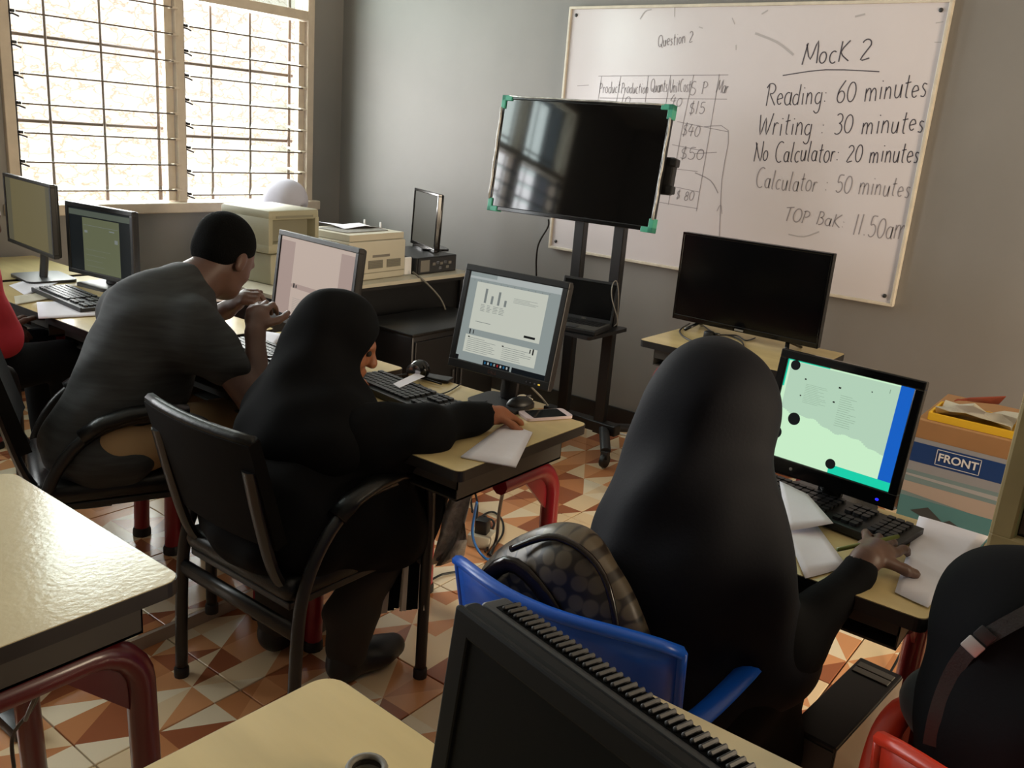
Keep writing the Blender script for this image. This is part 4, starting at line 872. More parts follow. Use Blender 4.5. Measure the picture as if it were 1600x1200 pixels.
for q in (-1, 1): MB().ell(tuple(h1+.083*F+q*.029*S-.003*U-np.array(p1.location)), (.0092, .0092, .0092), n=12).build('eye', M['brownc'], p1, True)
soft_obj('headscarf', [ell(h1-.012*F+.02*U, (.116, .098, .108), .03, mm), ell(h1-.01*F-.05*U, (.085, .085, .09), .04, mm), cap(h1-.03*F-.06*U, (-2.61, -2.855, .78), .085, .11, .05), cap(h1-.06*F-.02*U, (-2.66, -2.85, .74), .06, .09, .07), cap((-2.605, -2.955, .75), (-2.605, -2.75, .75), .085, .085, .07), cap((-2.545, -2.80, .90), (-2.63, -2.755, .72), .05, .075, .07), cap((-2.57, -2.87, .83), (-2.61, -2.96, .73), .06, .08, .06), cap((-2.575, -2.82, .90), (-2.70, -2.84, .68), .055, .09, .07), ell((-2.56, -2.87, .76), (.09, .14, .07), .05), ell((-2.63, -2.865, .72), (.16, .205, .11), .06), sub(ell(h1+.118*F-.042*U, (.07, .072, .095), .014, mm))], M['abaya'], p1, .007, folds(.006, 52, 46, 20, 3), 2)
soft_obj('robe', [cap((-2.62, -2.87, .66), (-2.70, -2.88, .56), .13, .18, .06, (1, .88, 1)), ell((-2.72, -2.885, .50), (.19, .235, .11), .06), cap((-2.66, -2.97, .49), (-2.36, -2.99, .50), .12, .09, .06), cap((-2.66, -2.78, .49), (-2.36, -2.73, .50), .115, .095, .06),
   cap(Rs, Re, .08, .064, .05), cap(Re, Rw+vec(.0, 0, 0), .06, .04, .04), cap(Ls, Le, .08, .066, .05), cap(Le, Lw, .066, .042, .04), cap((-2.55, -3.05, .70), (-2.52, -3.05, .47), .07, .085, .08), cap((-2.62, -2.99, .52), (-2.44, -3.02, .42), .10, .08, .08), cap((-2.36, -2.99, .47), (-2.38, -2.98, .34), .085, .075, .05), cap((-2.36, -2.75, .47), (-2.42, -2.75, .34), .085, .075, .05), cap((-2.6, -2.9, .42), (-2.5, -2.9, .38), .12, .1, .06),
   sub(cap(Rw+vec(.015, 0, 0), Rw+vec(.1, 0, 0), .035, .06, .006))], M['abaya'], p1, .0085, folds(.010, 46, 42, 22, 4), 2)
# hem of the striped skirt below the robe
g = MB(); nC = 30
for j in range(nC):
    a0, a1 = j/nC, (j+1)/nC
    def q(a, z): 
        y = -2.83-.27*a; x = -2.47+.05*a+.02*math.sin(a*21)+.012*math.sin(a*9+2)-(.04-.02*a)*(.42-z)/.25
        return (x-p1.location.x, y-p1.location.y-.03*(.42-z)/.25*(a-.3), z-p1.location.z)
    zb = .185-.035*math.sin(a0*5)
    zs = [.42-(.42-zb)*i/5 for i in range(6)]
    g.sheet([[q(a0, z), q(a1, z)] for z in zs], .003, 0 if (j//2) % 2 else 1)
g.build('striped_skirt', [M['abaya'], mat('white_stripe_cloth', (214, 206, 192), .8)], p1)
for hp, kn, an in lg:
    soft_obj('trouser_leg', [cap(kn, (an[0], an[1], .2), .07, .068, .03), cap((an[0], an[1], .2), (an[0]-.01, an[1], .1), .068, .06, .03)], M['brownc'], p1, .008, folds(.006, 40, 38, 45, 5))
    shoe(p1, (an[0]-.02, an[1], .05), (an[0]+.15, an[1]-.02, .042), M['blk'])

# ---- person in the long navy headscarf, seen from behind
p2 = thing('person', 'person in a long dark navy headscarf seen from behind, pen in hand', 'person', (-2.68, -3.92, 0))
h2 = vec(-2.56, -3.925, 1.045); ax = axes(R(-12), R(16)); F, S, U, mm = ax; nb = vec(-2.62, -3.92, .90)
Rs, Re, Rw = vec(-2.65, -4.06, .80), vec(-2.57, -4.13, .63), vec(-2.385, -4.195, .768)
Ls, Le, Lw = vec(-2.62, -3.86, .80), vec(-2.50, -3.83, .71), vec(-2.38, -3.86, .77)
body = head_prims(h2, ax, nb, .95)+[cap(nb, (-2.66, -3.92, .75), .055, .1, .04), cap((-2.66, -3.92, .76), (-2.74, -3.92, .55), .11, .12, .04), cap(Rs, Re, .042, .036, .03), cap(Re, Rw, .036, .025, .02), cap(Ls, Le, .042, .036, .03), cap(Le, Lw, .036, .025, .02)]
body += hand_prims(Rw, (.93, -.05, .0), (.05, .1, -1), -1, ([.02, .05, .05, .0], [.42, .38, .32, .28], [.3, .3, .25, .2]), .15, 1.0, .25)+hand_prims(Lw, (.8, -.3, -.1), (.1, 0, -1), 1, (.3, .4, .3), .07, .95, .3)
lg = (((-2.72, -4.0, .5), (-2.33, -4.03, .49), (-2.34, -4.03, .13)), ((-2.72, -3.84, .5), (-2.33, -3.82, .49), (-2.34, -3.82, .13)))
for hp, kn, an in lg: body += [cap(hp, kn, .07, .05, .04), cap(kn, an, .048, .035, .03)]
soft_obj('body', body, mat('deep_brown_skin', (92, 64, 52), .5, var=.08, vscale=25), p2, .0058)
soft_obj('headscarf', [ell(h2-.012*F+.022*U, (.112, .094, .104), .03, mm), cap(h2-.03*F-.02*U, (-2.63, -3.925, .88), .095, .11, .06), cap((-2.63, -3.93, .88), (-2.67, -3.945, .72), .11, .13, .06), cap((-2.655, -3.85, .79), (-2.655, -4.04, .79), .07, .08, .06), cap((-2.68, -3.95, .72), (-2.71, -3.965, .48), .125, .145, .06), cap((-2.61, -4.04, .78), (-2.575, -4.10, .60), .08, .095, .07), cap((-2.585, -3.90, 1.0), (-2.67, -3.87, .72), .07, .09, .07), cap((-2.585, -3.965, .98), (-2.66, -4.03, .74), .06, .08, .08), cap((-2.60, -3.925, 1.02), (-2.72, -3.92, .74), .085, .11, .08), sub(ell(h2+.112*F-.022*U, (.05, .06, .082), .016, mm))], M['navy'], p2, .0078, folds(.012, 34, 38, 16, 6), 2)
soft_obj('robe', [ell((-2.72, -3.91, .5), (.17, .2, .1), .06), cap((-2.66, -4.0, .49), (-2.33, -4.03, .5), .12, .09, .06), cap((-2.66, -3.83, .49), (-2.33, -3.82, .5), .12, .09, .06), cap((-2.33, -4.03, .48), (-2.36, -4.03, .12), .085, .1, .05), cap((-2.33, -3.82, .48), (-2.36, -3.83, .12), .085, .1, .05), cap((-2.36, -3.93, .4), (-2.37, -3.93, .12), .09, .1, .06), cap(Rs, Re, .055, .06, .05), cap(Re, Rw+.12*(Re-Rw), .056, .034, .04), cap(Ls, Le, .07, .06, .05), cap(Le, Lw, .058, .04, .04), cap((-2.60, -4.07, .55), (-2.48, -4.09, .36), .09, .09, .06),
   sub(cap(Rw+vec(.02, 0, 0), Rw+vec(.1, 0, 0), .03, .06, .006))], M['abaya'], p2, .0085, folds(.009, 44, 40, 18, 7), 2)
for hp, kn, an in lg: shoe(p2, (an[0], an[1], .05), (an[0]+.16, an[1], .042), M['blk'])

# ---- person in black with a bag strap, lower right
p4 = thing('person', 'person in charcoal headscarf with a buckled bag strap at the right edge', 'person', (-2.68, -4.62, 0))
h4 = vec(-2.62, -4.475, .842); ax = axes(R(8), R(22)); F, S, U, mm = ax; nb = vec(-2.68, -4.51, .74)
Rs, Re, Rw = vec(-2.68, -4.72, .70), vec(-2.54, -4.82, .68), vec(-2.38, -4.72, .77)
Ls, Le, Lw = vec(-2.68, -4.42, .70), vec(-2.55, -4.42, .62), vec(-2.39, -4.5, .77)
body = head_prims(h4, ax, nb, .95)+[cap(nb, (-2.68, -4.6, .68), .055, .1, .04), cap((-2.68, -4.6, .68), (-2.74, -4.61, .54), .11, .12, .04), cap(Rs, Re, .042, .036, .03), cap(Re, Rw, .036, .025, .02), cap(Ls, Le, .042, .036, .03), cap(Le, Lw, .036, .025, .02)]
body += hand_prims(Rw, (.9, .2, -.1), (.05, .1, -1), -1)+hand_prims(Lw, (.9, -.2, -.1), (.1, 0, -1), 1)
lg = (((-2.72, -4.69, .5), (-2.33, -4.72, .49), (-2.34, -4.72, .13)), ((-2.72, -4.52, .5), (-2.33, -4.50, .49), (-2.34, -4.5, .13)))
for hp, kn, an in lg: body += [cap(hp, kn, .07, .05, .04), cap(kn, an, .048, .035, .03)]
soft_obj('body', body, M['skin'], p4, .0065)
p4h = soft_obj('headscarf', [ell(h4-.012*F+.022*U, (.118, .112, .105), .03, mm), cap(h4-.03*F-.02*U, (-2.69, -4.52, .74), .112, .13, .06), cap((-2.69, -4.46, .72), (-2.69, -4.68, .72), .085, .085, .06), cap((-2.69, -4.55, .70), (-2.73, -4.57, .55), .14, .165, .06), cap((-2.62, -4.44, .68), (-2.60, -4.44, .52), .065, .07, .06), sub(ell(h4+.112*F-.022*U, (.05, .06, .082), .016, mm))], M['char'], p4, .008, folds(.007, 42, 44, 16, 8), 2)
soft_obj('robe', [ell((-2.72, -4.6, .5), (.17, .19, .1), .06)]+[q for hp, kn, an in lg for q in (cap((hp[0]+.06, hp[1], hp[2]-.01), kn, .11, .09, .06), cap(kn, an, .085, .1, .05))]+[cap(Rs, Re, .075, .068, .05), cap(Re, Rw, .066, .042, .04), cap(Ls, Le, .07, .066, .05), cap(Le, Lw, .062, .042, .04)], mat('dark_teal_cloth', (24, 34, 38), .8, sheen=.2), p4, .0095, folds(.008, 44, 40, 18, 9), 2)
for hp, kn, an in lg: shoe(p4, (an[0], an[1], .05), (an[0]+.16, an[1], .042), M['blk'])

# ---- person in coral red at the left edge
p5 = thing('person', 'person in a coral red top cut off by the left edge', 'person', (-2.970, -1.360, STEP_H))
h5 = vec(-2.760, -1.240, 1.1); ax = axes(R(-5), R(22)); nb = vec(-2.860, -1.280, .99)
Rs, Re, Rw = vec(-2.86, -1.455, .93), vec(-2.78, -1.475, .70), vec(-2.68, -1.28, .66)
Ls, Le, Lw = vec(-2.87, -1.10, .92), vec(-2.84, -1.03, .70), vec(-2.72, -1.16, .66)
body = head_prims(h5, ax, nb)+[cap(nb, (-2.900, -1.280, .85), .055, .11, .04), cap((-2.900, -1.280, .85), (-2.990, -1.290, .6), .12, .13, .04), cap(Rs, Re, .05, .04, .03), cap(Re, Rw, .04, .026, .02), cap(Ls, Le, .05, .04, .03), cap(Le, Lw, .04, .026, .02)]
body += hand_prims(Rw, (.5, .8, .2), (.6, -.3, -.5), -1)+hand_prims(Lw, (.7, -.5, .1), (.1, 0, -1), 1)
lg = (((-2.960, -1.380, .58), (-2.540, -1.400, .57), (-2.520, -1.400, .16)), ((-2.960, -1.210, .58), (-2.540, -1.190, .57), (-2.520, -1.190, .16)))
for hp, kn, an in lg: body += [cap(hp, kn, .075, .052, .04), cap(kn, an, .05, .036, .03)]
soft_obj('body', body, M['skin'], p5, .0065)
F, S, U, mm = ax
soft_obj('hair', [ell(h5-.02*F+.036*U, (.1, .083, .088), .02, mm), ell(h5-.05*F-.012*U, (.06, .073, .06), .02, mm), sub(ell(h5+.105*F-.035*U, (.09, .11, .085), .01, mm))], M['hair'], p5, .007)
soft_obj('shirt', [cap(nb+vec(-.03, 0, -.03), (-2.910, -1.290, .85), .066, .13, .04), cap((-2.910, -1.290, .87), (-2.990, -1.300, .60), .145, .15, .05), cap(Rs, Re, .078, .062, .04), cap(Re, Re+.45*(Rw-Re), .06, .052, .03), cap(Ls, Le, .074, .06, .04), cap(Le, Le+.45*(Lw-Le), .056, .05, .03), cap(Rs, Ls, .085, .085, .05), sub(cap(nb+vec(.0, 0, .02), nb+vec(.08, 0, .06), .056, .07, .012))], M['redcl'], p5, .008, folds(.006, 30, 30, 30, 10))
soft_obj('trousers', [ell((-2.970, -1.295, .565), (.15, .18, .085), .05)]+[q for hp, kn, an in lg for q in (cap(hp, kn, .09, .072, .05), cap(kn, an, .068, .056, .03))], M['char'], p5, .009, folds(.004, 40, 36, 20, 11))
for hp, kn, an in lg: shoe(p5, (an[0], an[1], STEP_H+.05), (an[0]+.17, an[1], STEP_H+.042), M['blk'])

# ---- person in the white headscarf behind the printers
p6 = thing('person', 'person in a white headscarf mostly hidden behind the beige printer', 'person', (-.80, -.45, 0))
h6 = vec(-.80, -.47, 1.01); ax = axes(R(-70), R(30)); F, S, U, mm = ax; nb = vec(-.81, -.42, .88)
Rs, Re, Rw = vec(-.96, -.40, .82), vec(-1.0, -.55, .68), vec(-.9, -.68, .78)
Ls, Le, Lw = vec(-.64, -.40, .82), vec(-.58, -.55, .68), vec(-.68, -.70, .78)
body = head_prims(h6, ax, nb, .95)+[cap(nb, (-.80, -.40, .72), .055, .11, .04), cap((-.80, -.40, .74), (-.80, -.36, .52), .11, .13, .04), cap(Rs, Re, .042, .036, .03), cap(Re, Rw, .036, .026, .02), cap(Ls, Le, .042, .036, .03), cap(Le, Lw, .036, .026, .02)]
body += hand_prims(Rw, (.2, -.9, -.1), (0, .1, -1), -1)+hand_prims(Lw, (-.2, -.9, -.1), (0, .1, -1), 1)
lg = (((-.88, -.38, .5), (-.88, -.76, .49), (-.88, -.74, .13)), ((-.72, -.38, .5), (-.72, -.76, .49), (-.72, -.74, .13)))
for hp, kn, an in lg: body += [cap(hp, kn, .07, .05, .04), cap(kn, an, .048, .035, .03)]
soft_obj('body', body, M['skin'], p6, .007)
soft_obj('headscarf', [ell(h6-.012*F+.022*U, (.118, .1, .108), .03, mm), cap(h6-.03*F-.02*U, (-.81, -.41, .84), .1, .14, .06), cap((-.95, -.40, .80), (-.66, -.40, .80), .085, .085, .07), ell((-.8, -.42, .72), (.18, .13, .1), .06), sub(ell(h6+.112*F-.022*U, (.05, .06, .082), .016, mm))], M['whitec'], p6, .008, folds(.0045, 46, 40, 10, 12), 2)
soft_obj('robe', [cap((-.80, -.40, .72), (-.80, -.37, .52), .15, .18, .05), ell((-.8, -.38, .5), (.19, .17, .1), .05)]+[q for hp, kn, an in lg for q in (cap(hp, kn, .1, .085, .05), cap(kn, an, .08, .09, .05))]+[cap(Rs, Re, .07, .06, .05), cap(Re, Rw, .056, .042, .04), cap(Ls, Le, .07, .06, .05), cap(Le, Lw, .056, .042, .04)], M['char'], p6, .01, folds(.005, 26, 24, 12, 13))
for hp, kn, an in lg: shoe(p6, (an[0], an[1], .05), (an[0], an[1]-.16, .042), M['blk'])
stl = thing('stool', 'dark stool under the person in the white headscarf', 'stool', (-.80, -.36, 0))
MB().lathe([(.15, .37), (.165, .38), (.165, .4), (.15, .41)], 24).build('seat', M['blk'], stl, 40)
for a in range(4): MB().tube([(.11*math.cos(a*PI/2+.7), .11*math.sin(a*PI/2+.7), .37), (.16*math.cos(a*PI/2+.7), .16*math.sin(a*PI/2+.7), 0)], .013, 8).build('leg', M['steel'], stl, True)

# ------------------------------------------------------------------ strap of the shoulder bag on the person at the right edge
from mathutils.bvhtree import BVHTree
def surf(o, pxs, off=.006, back=0):
    me = o.data; off_w = o.parent.location if o.parent else Vector()
    bv = BVHTree.FromPolygons([v.co+off_w for v in me.vertices], [tuple(p.vertices) for p in me.polygons]); out = []
    for q in pxs:
        d = ray(*q).normalized(); h_ = bv.ray_cast(CAM, d)[0]
        if h_: out.append(h_-d*off)
    return out
sp = surf(p4h, [(1740, 893), (1700, 912), (1650, 935), (1600, 962), (1560, 984), (1520, 1010), (1492, 1045), (1474, 1085), (1462, 1125), (1455, 1165)])
def strap(mb, pts, hw, th):
    pts = spline(pts, 4); g = []
    for i, p in enumerate(pts):
        t = (pts[min(i+1, len(pts)-1)]-pts[max(i-1, 0)]).normalized(); n = (CAM-p).normalized(); s_ = t.cross(n).normalized(); g.append([p-s_*hw, p, p+s_*hw])
    return mb.sheet(g, th)
def rel(mb, par): mb.v = [v-Vector(par.location) for v in mb.v]; return mb
stp = rel(strap(MB(), sp, .011, .003), p4).build('bag_strap', mat('grey_webbing', (52, 52, 54), .6, bump=.2, bscale=300), p4, 40); stp['label'] = 'dark grey webbing strap'
if len(sp) > 4:
    kq = len(sp)-5; c0 = sp[kq]; t_ = (sp[kq+1]-sp[kq-1]).normalized(); n_ = (CAM-c0).normalized(); s_ = t_.cross(n_); mm = Matrix((list(t_)+[0], list(s_)+[0], list(n_)+[0], [0, 0, 0, 1])).transposed(); mm.translation = c0+n_*.004
    rel(MB().box((0, 0, 0), (.022, .028, .006), bev=.002, M=mm), p4).build('buckle', mat('silver_buckle', (200, 200, 200), .45, metal=.4), p4, 40)['label'] = 'silver buckle'
    mm.translation = c0+n_*.004-t_*.024; rel(MB().box((0, 0, 0), (.02, .026, .005), bev=.002, M=mm), p4).build('strap_slider', M['dgrey'], p4, 40)

# ------------------------------------------------------------------ patterned bag on the blue chair
def bag_mat():
    m = bpy.data.materials.new('monogram_canvas'); m.use_nodes = True; nt = m.node_tree; N = nt.nodes; L = nt.links; b = N['Principled BSDF']; b.inputs['Roughness'].default_value = .35
    t = N.new('ShaderNodeTexCoord'); mp = N.new('ShaderNodeMapping'); mp.inputs['Scale'].default_value = (0, 1, 1); L.new(t.outputs['Object'], mp.inputs[0])
    v = N.new('ShaderNodeTexVoronoi'); v.inputs['Scale'].default_value = 34; v.inputs['Randomness'].default_value = .25; L.new(mp.outputs[0], v.inputs['Vector'])
    cr = N.new('ShaderNodeValToRGB'); cr.color_ramp.elements[0].color = lin((92, 81, 66)); cr.color_ramp.elements[0].position = .42; cr.color_ramp.elements[1].color = lin((46, 38, 32)); cr.color_ramp.elements[1].position = .52
    L.new(v.outputs['Distance'], cr.inputs[0]); L.new(cr.outputs[0], b.inputs['Base Color']); return m
bg_ = thing('handbag', 'brown monogram handbag propped between the blue chair back and the person in navy', 'bag', (-2.90, -3.84, .455))
soft_obj('body', [ell((-2.895, -3.835, 0.655), (.055, .185, .20), .03), cap((-2.895, -3.73, 0.535), (-2.895, -3.975, 0.535), .055, .055, .05), cap((-2.895, -3.720, 0.675), (-2.885, -3.820, 0.805), .05, .05, .05), cap((-2.895, -3.980, 0.655), (-2.885, -3.860, 0.815), .045, .05, .05)], bag_mat(), bg_, .007, folds(.004, 40, 40, 30, 14))
pat = mat('dark_patent_leather', (34, 24, 20), .18)
MB().tube([(-.052+p.x*0, p.y, p.z) for p in spline([(0, .13, .05), (0, .15, .22), (0, .08, .345), (0, -.02, .30), (0, -.06, .19), (0, -.04, .06)], 5)], .012, 8, flat=(.5, 1.3)).build('handle', pat, bg_, True)
MB().tube(spline([(-.045, .08, .37), (-.03, .0, .415), (-.025, -.09, .38), (-.045, -.15, .25), (-.055, -.165, .1)], 6), .006, 8).build('piping', pat, bg_, True)
MB().box((-.055, -.045, .235), (.012, .05, .07), bev=.004).build('tab', pat, bg_)
MB().tube(spline([(-.066, -.02, .2), (-.068, -.05, .165), (-.066, -.08, .19)], 5), .004, 6).build('buckle', M['chrome'], bg_, True)

# ------------------------------------------------------------------ sheets of paper
def paper(label, cs, z=.7325, lift=(0, 0, 0, 0), name='paper_sheet', m='paper', n=6, curl=0, group=None, th=.0009):
    P_ = [onz(*c, z+l) for c, l in zip(cs, lift)]; g = []
    for i in range(n+1):
        u = i/n; a = P_[0].lerp(P_[1], u); b = P_[3].lerp(P_[2], u); row = []
        for j in range(n+1):
            v = j/n; p = a.lerp(b, v); p.z += curl*math.sin(PI*u)*math.sin(PI*v)+.0005*math.sin(5*u+3*v); row.append(p)
        g.append(row)
    mb = MB().sheet([r_[::-1] for r_ in g], th); c = P_[0]; c = Vector((c.x, c.y, z)); mb.v = [v-c for v in mb.v]
    o = mb.build(name, M[m], None, True); o.location = c; return tag(o, label, 'paper', group)
paper('bundle of white pages hanging off the corner of the bar-chart desk', [(790, 662), (832, 676), (806, 730), (720, 714)], .7335, curl=.006, th=.004)
paper('white page under the keyboard beside the forearm of the man', [(386, 514), (446, 522), (420, 548), (380, 540)], .7335)
paper('white page at the edge of the desk of the man beside black sleeve', [(415, 552), (470, 558), (448, 596), (412, 590)], .7335)
paper('white page nearest the edge of the papers desk', [(57, 472), (140, 470), (154, 493), (60, 498)], .7335)
paper('white page under the stand of the leftmost screen', [(14, 446), (55, 434), (90, 442), (40, 462)], .7335)
paper('beige folder lying between the pages on the papers desk', [(22, 463), (74, 456), (82, 466), (24, 476)], .7335, m='cream')
paper('curled white page under the left edge of the wide keyboard', [(1218, 752), (1262, 772), (1302, 818), (1230, 830)], .7345, lift=(.04, .034, .022, .004), curl=.002)
paper('white page hanging at the edge beside the navy headscarf', [(1215, 800), (1278, 822), (1324, 886), (1258, 904)], .7335)
paper('large white page under the writing hand', [(1436, 806), (1545, 838), (1450, 950), (1398, 925)], .7335)
tag(MB().tube([onz(1308, 859, .770), onz(1350, 850, .780), onz(1404, 838, .792)], .0042, 8).build('pen', mat('olive_pen_barrel', (96, 104, 40), .35), None, True), 'olive green pen held in the writing hand', 'pen')

# ------------------------------------------------------------------ phone, mouse, webcam on the bar-chart desk
ph = thing('phone', 'white smartphone lying face up near the desk corner', 'phone', tuple(onz(852, 650, .731)), R(-28))
MB().prism(rrect(.072, .145, .012), 0, .008, M=RZ(R(90))).build('case', mat('rose_white_case', (214, 196, 200), .35), ph)
MB().prism(rrect(.066, .105, .004), .0081, .0087, M=RZ(R(90))).build('screen', M['blkg'], ph)
ms = thing('mouse', 'black computer mouse between the screen stand and the smartphone', 'mouse', tuple(onz(812, 637, .731)), R(-15))
MB().ell((0, 0, .012), (.046, .027, .022), n=18).build('shell', M['blk'], ms, True)
MB().box((.03, 0, .032), (.018, .005, .006), bev=.002).build('wheel', M['dgrey'], ms)
wc = thing('webcam', 'round black webcam on a clip beside the keyboard', 'webcam', tuple(onz(655, 592, .731)), R(20))
MB().ell((0, 0, .032), (.032, .034, .03), n=18).build('body', M['blkg'], wc, True)
MB().lathe([(.022, 0), (.024, .006), (.016, .01)], 16, M=T(-.03, .006, .032)@RY(R(-90))).build('lens_ring', M['chrome'], wc, 40)
MB().box((.02, -.05, .006), (.05, .1, .01), bev=.003).build('clip', M['blk'], wc)
tag(MB().sheet([[onz(614, 600, .756), onz(624, 606, .756)], [onz(650, 583, .758), onz(664, 588, .758)]], .001).build('paper_strip', M['paper']), 'white paper strip lying across the keyboard beside the webcam', 'paper')
cable('thin black microphone stalk lying behind the keyboard', [onz(596, 582, .738), onz(612, 588, .745), onz(640, 586, .74), onz(690, 600, .738)], .003, M['blk'])
cable('thin black cable of the webcam running across the desk', [onz(655, 600, .735), onz(680, 615, .735), onz(700, 612, .735), onz(720, 600, .735)], .002, M['blk'])
cable('beige cable behind the mouse on the desk', [onz(832, 625, .736), onz(818, 618, .745), onz(806, 622, .742), onz(800, 632, .736)], .0035, M['cream'])
cable('thin grey screen cable drooping behind the bar-chart screen', [onz(830, 605, .80), onz(845, 620, .76), onz(856, 634, .738)], .003, M['grill'])

# ------------------------------------------------------------------ plug and cable on the red-legged desk
pl = thing('power_plug', 'black power plug lying on the red-legged desk', 'plug', tuple(onz(1106, 532, .731)))
MB().box((0, 0, .02), (.035, .035, .04), bev=.006).build('body', M['blk'], pl, 40)
MB().tube([(.012, -.015, .03), (.02, -.04, .03)], .006, 8).build('strain_relief', M['blk'], pl, True)
cable('black power cable looped on the red-legged desk', [onz(1078, 505, .735), onz(1062, 517, .735), onz(1075, 530, .735), onz(1110, 540, .735), onz(1155, 546, .735), onz(1160, 535, .735), onz(1140, 524, .735), onz(1112, 525, .755)], .0035, M['blk'])
cable('black power cable trailing under the flat television', [onz(1098, 508, .735), onz(1120, 522, .735), onz(1150, 524, .735), onz(1165, 532, .735), onz(1180, 528, .735)], .003, M['blk'])
cable('black cable hanging from the wrapped television', [onx(857, 343, -.53), onx(856, 355, -.5), onx(842, 380, -.42), onx(838, 405, -.35), onx(838, 440, -.3), onx(836, 520, -.2), onx(834, 600, -.1)], .0045, M['blk'])
cable('grey cable dropping from the small desktop computer', [ony(645, 425, -1.46), ony(668, 444, -1.56), ony(690, 470, -1.6), ony(698, 500, -1.6), ony(698, 560, -1.58), ony(694, 640, -1.56)], .005, M['grill'])
cable('white cable dangling behind the red-legged desk', [onx(1064, 570, -.08), onx(1058, 590, -.06), onx(1050, 620, -.05), onx(1040, 640, -.05), onx(1010, 676, -.05)], .003, M['white'])
cable('white cable lying on the floor by the skirting', [onz(955, 672, .006), onz(965, 677, .006), onz(985, 680, .006), onz(1000, 676, .006)], .005, M['white'])

# ------------------------------------------------------------------ under the bar-chart desk: plastic sheet, socket, tangled cables
pg = []
for (a, b) in (((712, 738), (736, 752)), ((700, 770), (735, 790)), ((690, 800), (733, 815)), ((692, 830), (728, 846)), ((686, 858), (718, 872)), ((672, 884), (706, 880))):
    A_, B_ = onx(*a, -2.33), onx(*b, -2.30); pg.append([A_.lerp(B_, t)+Vector((.02*math.sin(t*9+a[1]*.05), 0, 0)) for t in (0, .2, .4, .6, .8, 1)])
tag(MB().sheet(pg, .0012).build('plastic_sheet', M['film'], None, True), 'crumpled clear plastic sheet hanging under the bar-chart desk', 'plastic sheet')
es = thing('extension_socket', 'small pale extension socket on the floor among tangled cables', 'socket', tuple(onz(752, 850, .0)), R(20))
MB().box((0, 0, .025), (.09, .09, .05), bev=.008).build('body', M['cream'], es, 40)
MB().box((.0, 0, .075), (.05, .05, .06), bev=.008).build('plug', M['blk'], es, 40)
blu = mat('blue_network_cable', (40, 110, 190), .4)
def fp(px, py, z): return onz(px, py, z)
cable('blue network cable hanging into the tangle under the desk', [fp(745, 785, .25), fp(742, 800, .2), fp(738, 830, .12), fp(742, 850, .06), fp(752, 866, .02), fp(764, 874, .006), fp(780, 862, .006), fp(792, 852, .006)], .005, blu)
cable('black cable hanging straight down from the desk tray', [fp(799, 728, .63), fp(788, 760, .45), fp(780, 800, .25), fp(776, 840, .06), fp(766, 868, .008)], .006, M['blk'])
for i, (lb, pts) in enumerate((('outer black cable loop on the tiles under the desk', [(745, 830), (752, 808), (770, 800), (784, 812), (786, 832), (774, 852), (762, 866)]), ('inner black cable loop on the tiles under the desk', [(746, 812), (758, 806), (766, 826), (766, 848), (758, 862)]), ('small black cable loop crossing the others', [(748, 832), (764, 830), (772, 820), (768, 812), (756, 812), (746, 824)]), ('black cable loop standing up above the socket', [(738, 800), (736, 776), (742, 770), (746, 790), (744, 815)]))):
    cable(lb, [fp(*q, .008+.004*i) for q in pts], .0045, M['blk'])
cable('thin dark cable lying on the tiles beside the plastic sheet', [fp(676, 905, .006), fp(690, 898, .006), fp(705, 895, .006), fp(716, 893, .006)], .004, M['blk'])
# cables and mouse-like adapter under the desk at the left edge
cable('dark cable hanging from the desk at the left edge', [ony(100, 1020, -3.1), ony(90, 1040, -3.1), ony(70, 1060, -3.05), ony(50, 1100, -3.0), ony(40, 1125, -2.95)], .004, M['blk'])
cable('second dark cable hanging from the desk at the left edge', [ony(50, 1045, -3.1), ony(55, 1065, -3.05), ony(62, 1080, -3.0), ony(48, 1110, -2.95), ony(20, 1150, -2.9), ony(22, 1200, -2.9)], .004, M['blk'])
ad = thing('power_adapter', 'black power adapter on the floor at the left edge', 'adapter', tuple(onz(28, 1140, 0)))
MB().box((0, 0, .02), (.06, .11, .04), bev=.012).build('body', M['blk'], ad, 40)

# ------------------------------------------------------------------ computer tower under the right desk
tw_ = thing('computer_tower', 'slim black computer tower with a silver side on the floor', 'computer', (-2.30, -4.20, 0), R(-5))
MB().box((0, 0, .21), (.36, .095, .41), bev=.004).build('case', M['blk'], tw_)
MB().span((-.178, -.0495, .006), (.178, -.0478, .41)).build('side_panel', mat('brushed_silver_panel', (122, 120, 116), .35, metal=.6), tw_)
for i in range(2): MB().box((.145-i*.026, 0, .4165), (.022, .078, .003), bev=.001).build('label_strip', M['grill'], tw_)
MB().span((-.183, -.045, .01), (-.178, .045, .405)).build('front_panel', M['dgrey'], tw_)
cable('thin dark cable running over the floor beside the tower', [fp(1415, 1005, .05), fp(1400, 1035, .02), fp(1380, 1070, .006), fp(1378, 1088, .006), fp(1386, 1100, .006)], .004, M['blk'])
cable('teal cable on the floor behind the tower', [fp(1362, 1118, .006), fp(1368, 1126, .006), fp(1366, 1134, .006), fp(1360, 1130, .006)], .004, mat('teal_cable', (40, 140, 130), .4))

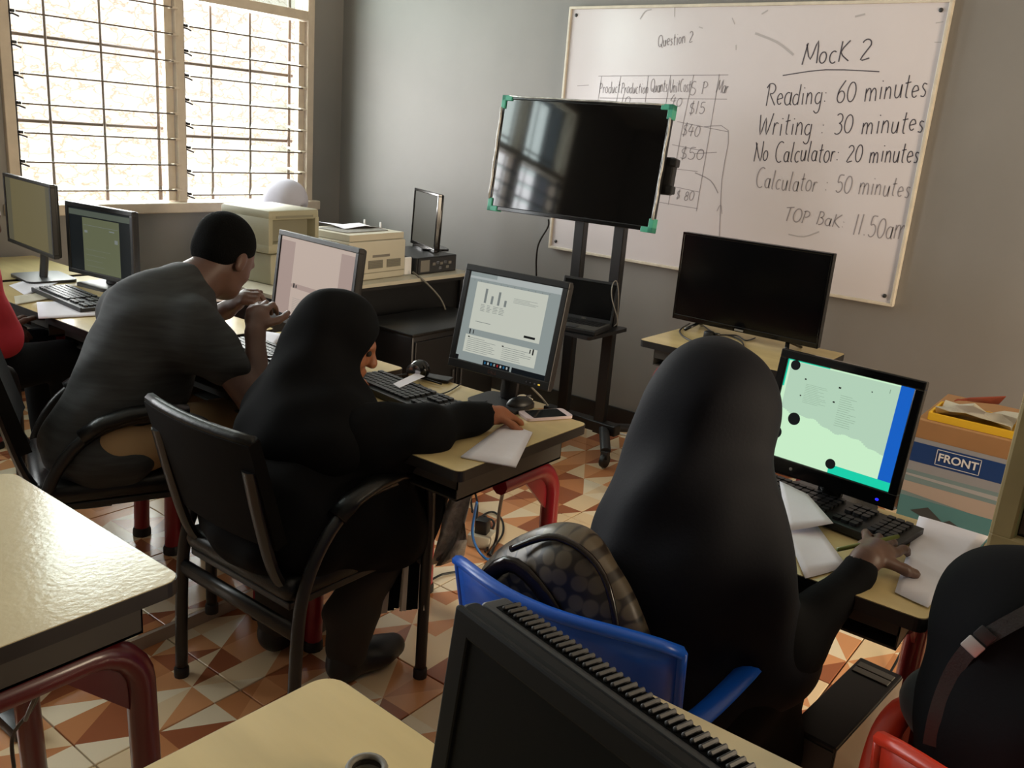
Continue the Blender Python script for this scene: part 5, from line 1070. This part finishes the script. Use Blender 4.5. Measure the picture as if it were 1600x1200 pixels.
# ------------------------------------------------------------------ printed carton
bx = thing('carton', 'tall printed cardboard carton with a blue band marked FRONT', 'box', (-.86, -4.26, 0))
MB().box((0, 0, .358), (.44, .56, .716), bev=.003, seg=1).build('body', M['carton'], bx)
fx = -.2212
def pr(z0_, z1_, c, name, y0_=-.28, y1_=.28, k=0, z0b=None): 
    q = MB().add([(fx-.0003*k, y1_, z0_), (fx-.0003*k, y0_, z0_ if z0b is None else z0b), (fx-.0003*k, y0_, z1_), (fx-.0003*k, y1_, z1_)], [(3, 2, 1, 0)]); return q.build(name, mat(name, c, .45, var=.06, vscale=3), bx)
pr(0, .655, (150, 152, 158), 'print_grey_lilac'); pr(.575, .64, (22, 60, 118), 'print_blue_band', k=1); pr(.30, .545, (122, 146, 150), 'print_teal_sky', k=1); pr(.47, .505, (178, 164, 154), 'print_pink_cloud', k=2, z0b=.43); pr(.0, .455, (84, 136, 142), 'print_teal_sea', k=3)
pr(.525, .532, (170, 172, 176), 'print_cloud_line', k=2, z0b=.51)
text_obj('FRONT', .036, M['white'], bx, T(fx-.0012, .135, .608)@FACE, 'lettering', bold=True)
fr_ = MB()
for a, c in (((.07, .582), (.20, .584)), ((.07, .632), (.20, .634)), ((.07, .582), (.072, .634)), ((.198, .582), (.2, .634))): fr_.span((fx-.0011, a[0], a[1]), (fx-.0008, c[0], c[1]))
fr_.build('lettering_frame', M['white'], bx)
MB().add([(fx-.0015, .24, .41), (fx-.0015, .08, .36), (fx-.0015, .09, .40), (fx-.0015, .12, .412), (fx-.0015, .14, .40), (fx-.0015, .19, .435)], [(0, 1, 2, 3, 4, 5)]).build('print_dark_island', mat('print_island', (62, 66, 68), .5), bx)
yt = thing('yellow_tray', 'shallow yellow card tray lying on the printed carton', 'tray', (-.97, -4.26, .717))
MB().box((0, 0, .004), (.18, .50, .006)).build('base', M['yellow'], yt)
for s in (-1, 1): MB().box((s*.09, 0, .012), (.006, .5, .024)).build('side', M['yellow'], yt); MB().box((0, s*.25, .012), (.18, .006, .024)).build('side', M['yellow'], yt)
def crumple(name, label, c, sx, sy, sz, m, seed):
    rn = random.Random(seed); g = [[(c[0]+sx*(i/5-.5), c[1]+sy*(j/5-.5), c[2]+sz*rn.random()) for j in range(6)] for i in range(6)]
    return tag(MB().sheet(g, .002).build(name, m, None, 30), label, 'paper')
crumple('wrapping_paper', 'crumpled kraft wrapping paper in the yellow tray', (-.97, -4.37, .728), .15, .2, .07, mat('kraft_paper', (186, 148, 112), .8), 4)
crumple('foam_wrap', 'pale crumpled wrapping left of the kraft paper in the yellow tray', (-.97, -4.13, .728), .15, .22, .035, M['cream'], 5)
tag(MB().sheet([[(-.98, -4.06, .775), (-.98, -4.10, .795), (-.98, -4.20, .825)], [(-.93, -4.06, .772), (-.93, -4.11, .775), (-.93, -4.18, .785)]], .003).build('card_flap', mat('rust_card', (150, 62, 34), .7)), 'rust red folded card sticking up from the yellow tray', 'card')
# small coiled band on the foreground desk
cb_ = thing('bracelet', 'small striped bangle at the bottom edge of the foreground desk', 'bangle', tuple(onz(572, 1222, .731)))
for i in range(3): MB().tube([(.022*math.cos(a*PI/10), .022*math.sin(a*PI/10), .006+i*.007) for a in range(20)], .0042, 6, closed=True).build('coil', M['grill'] if i != 1 else M['brownc'], cb_, True)
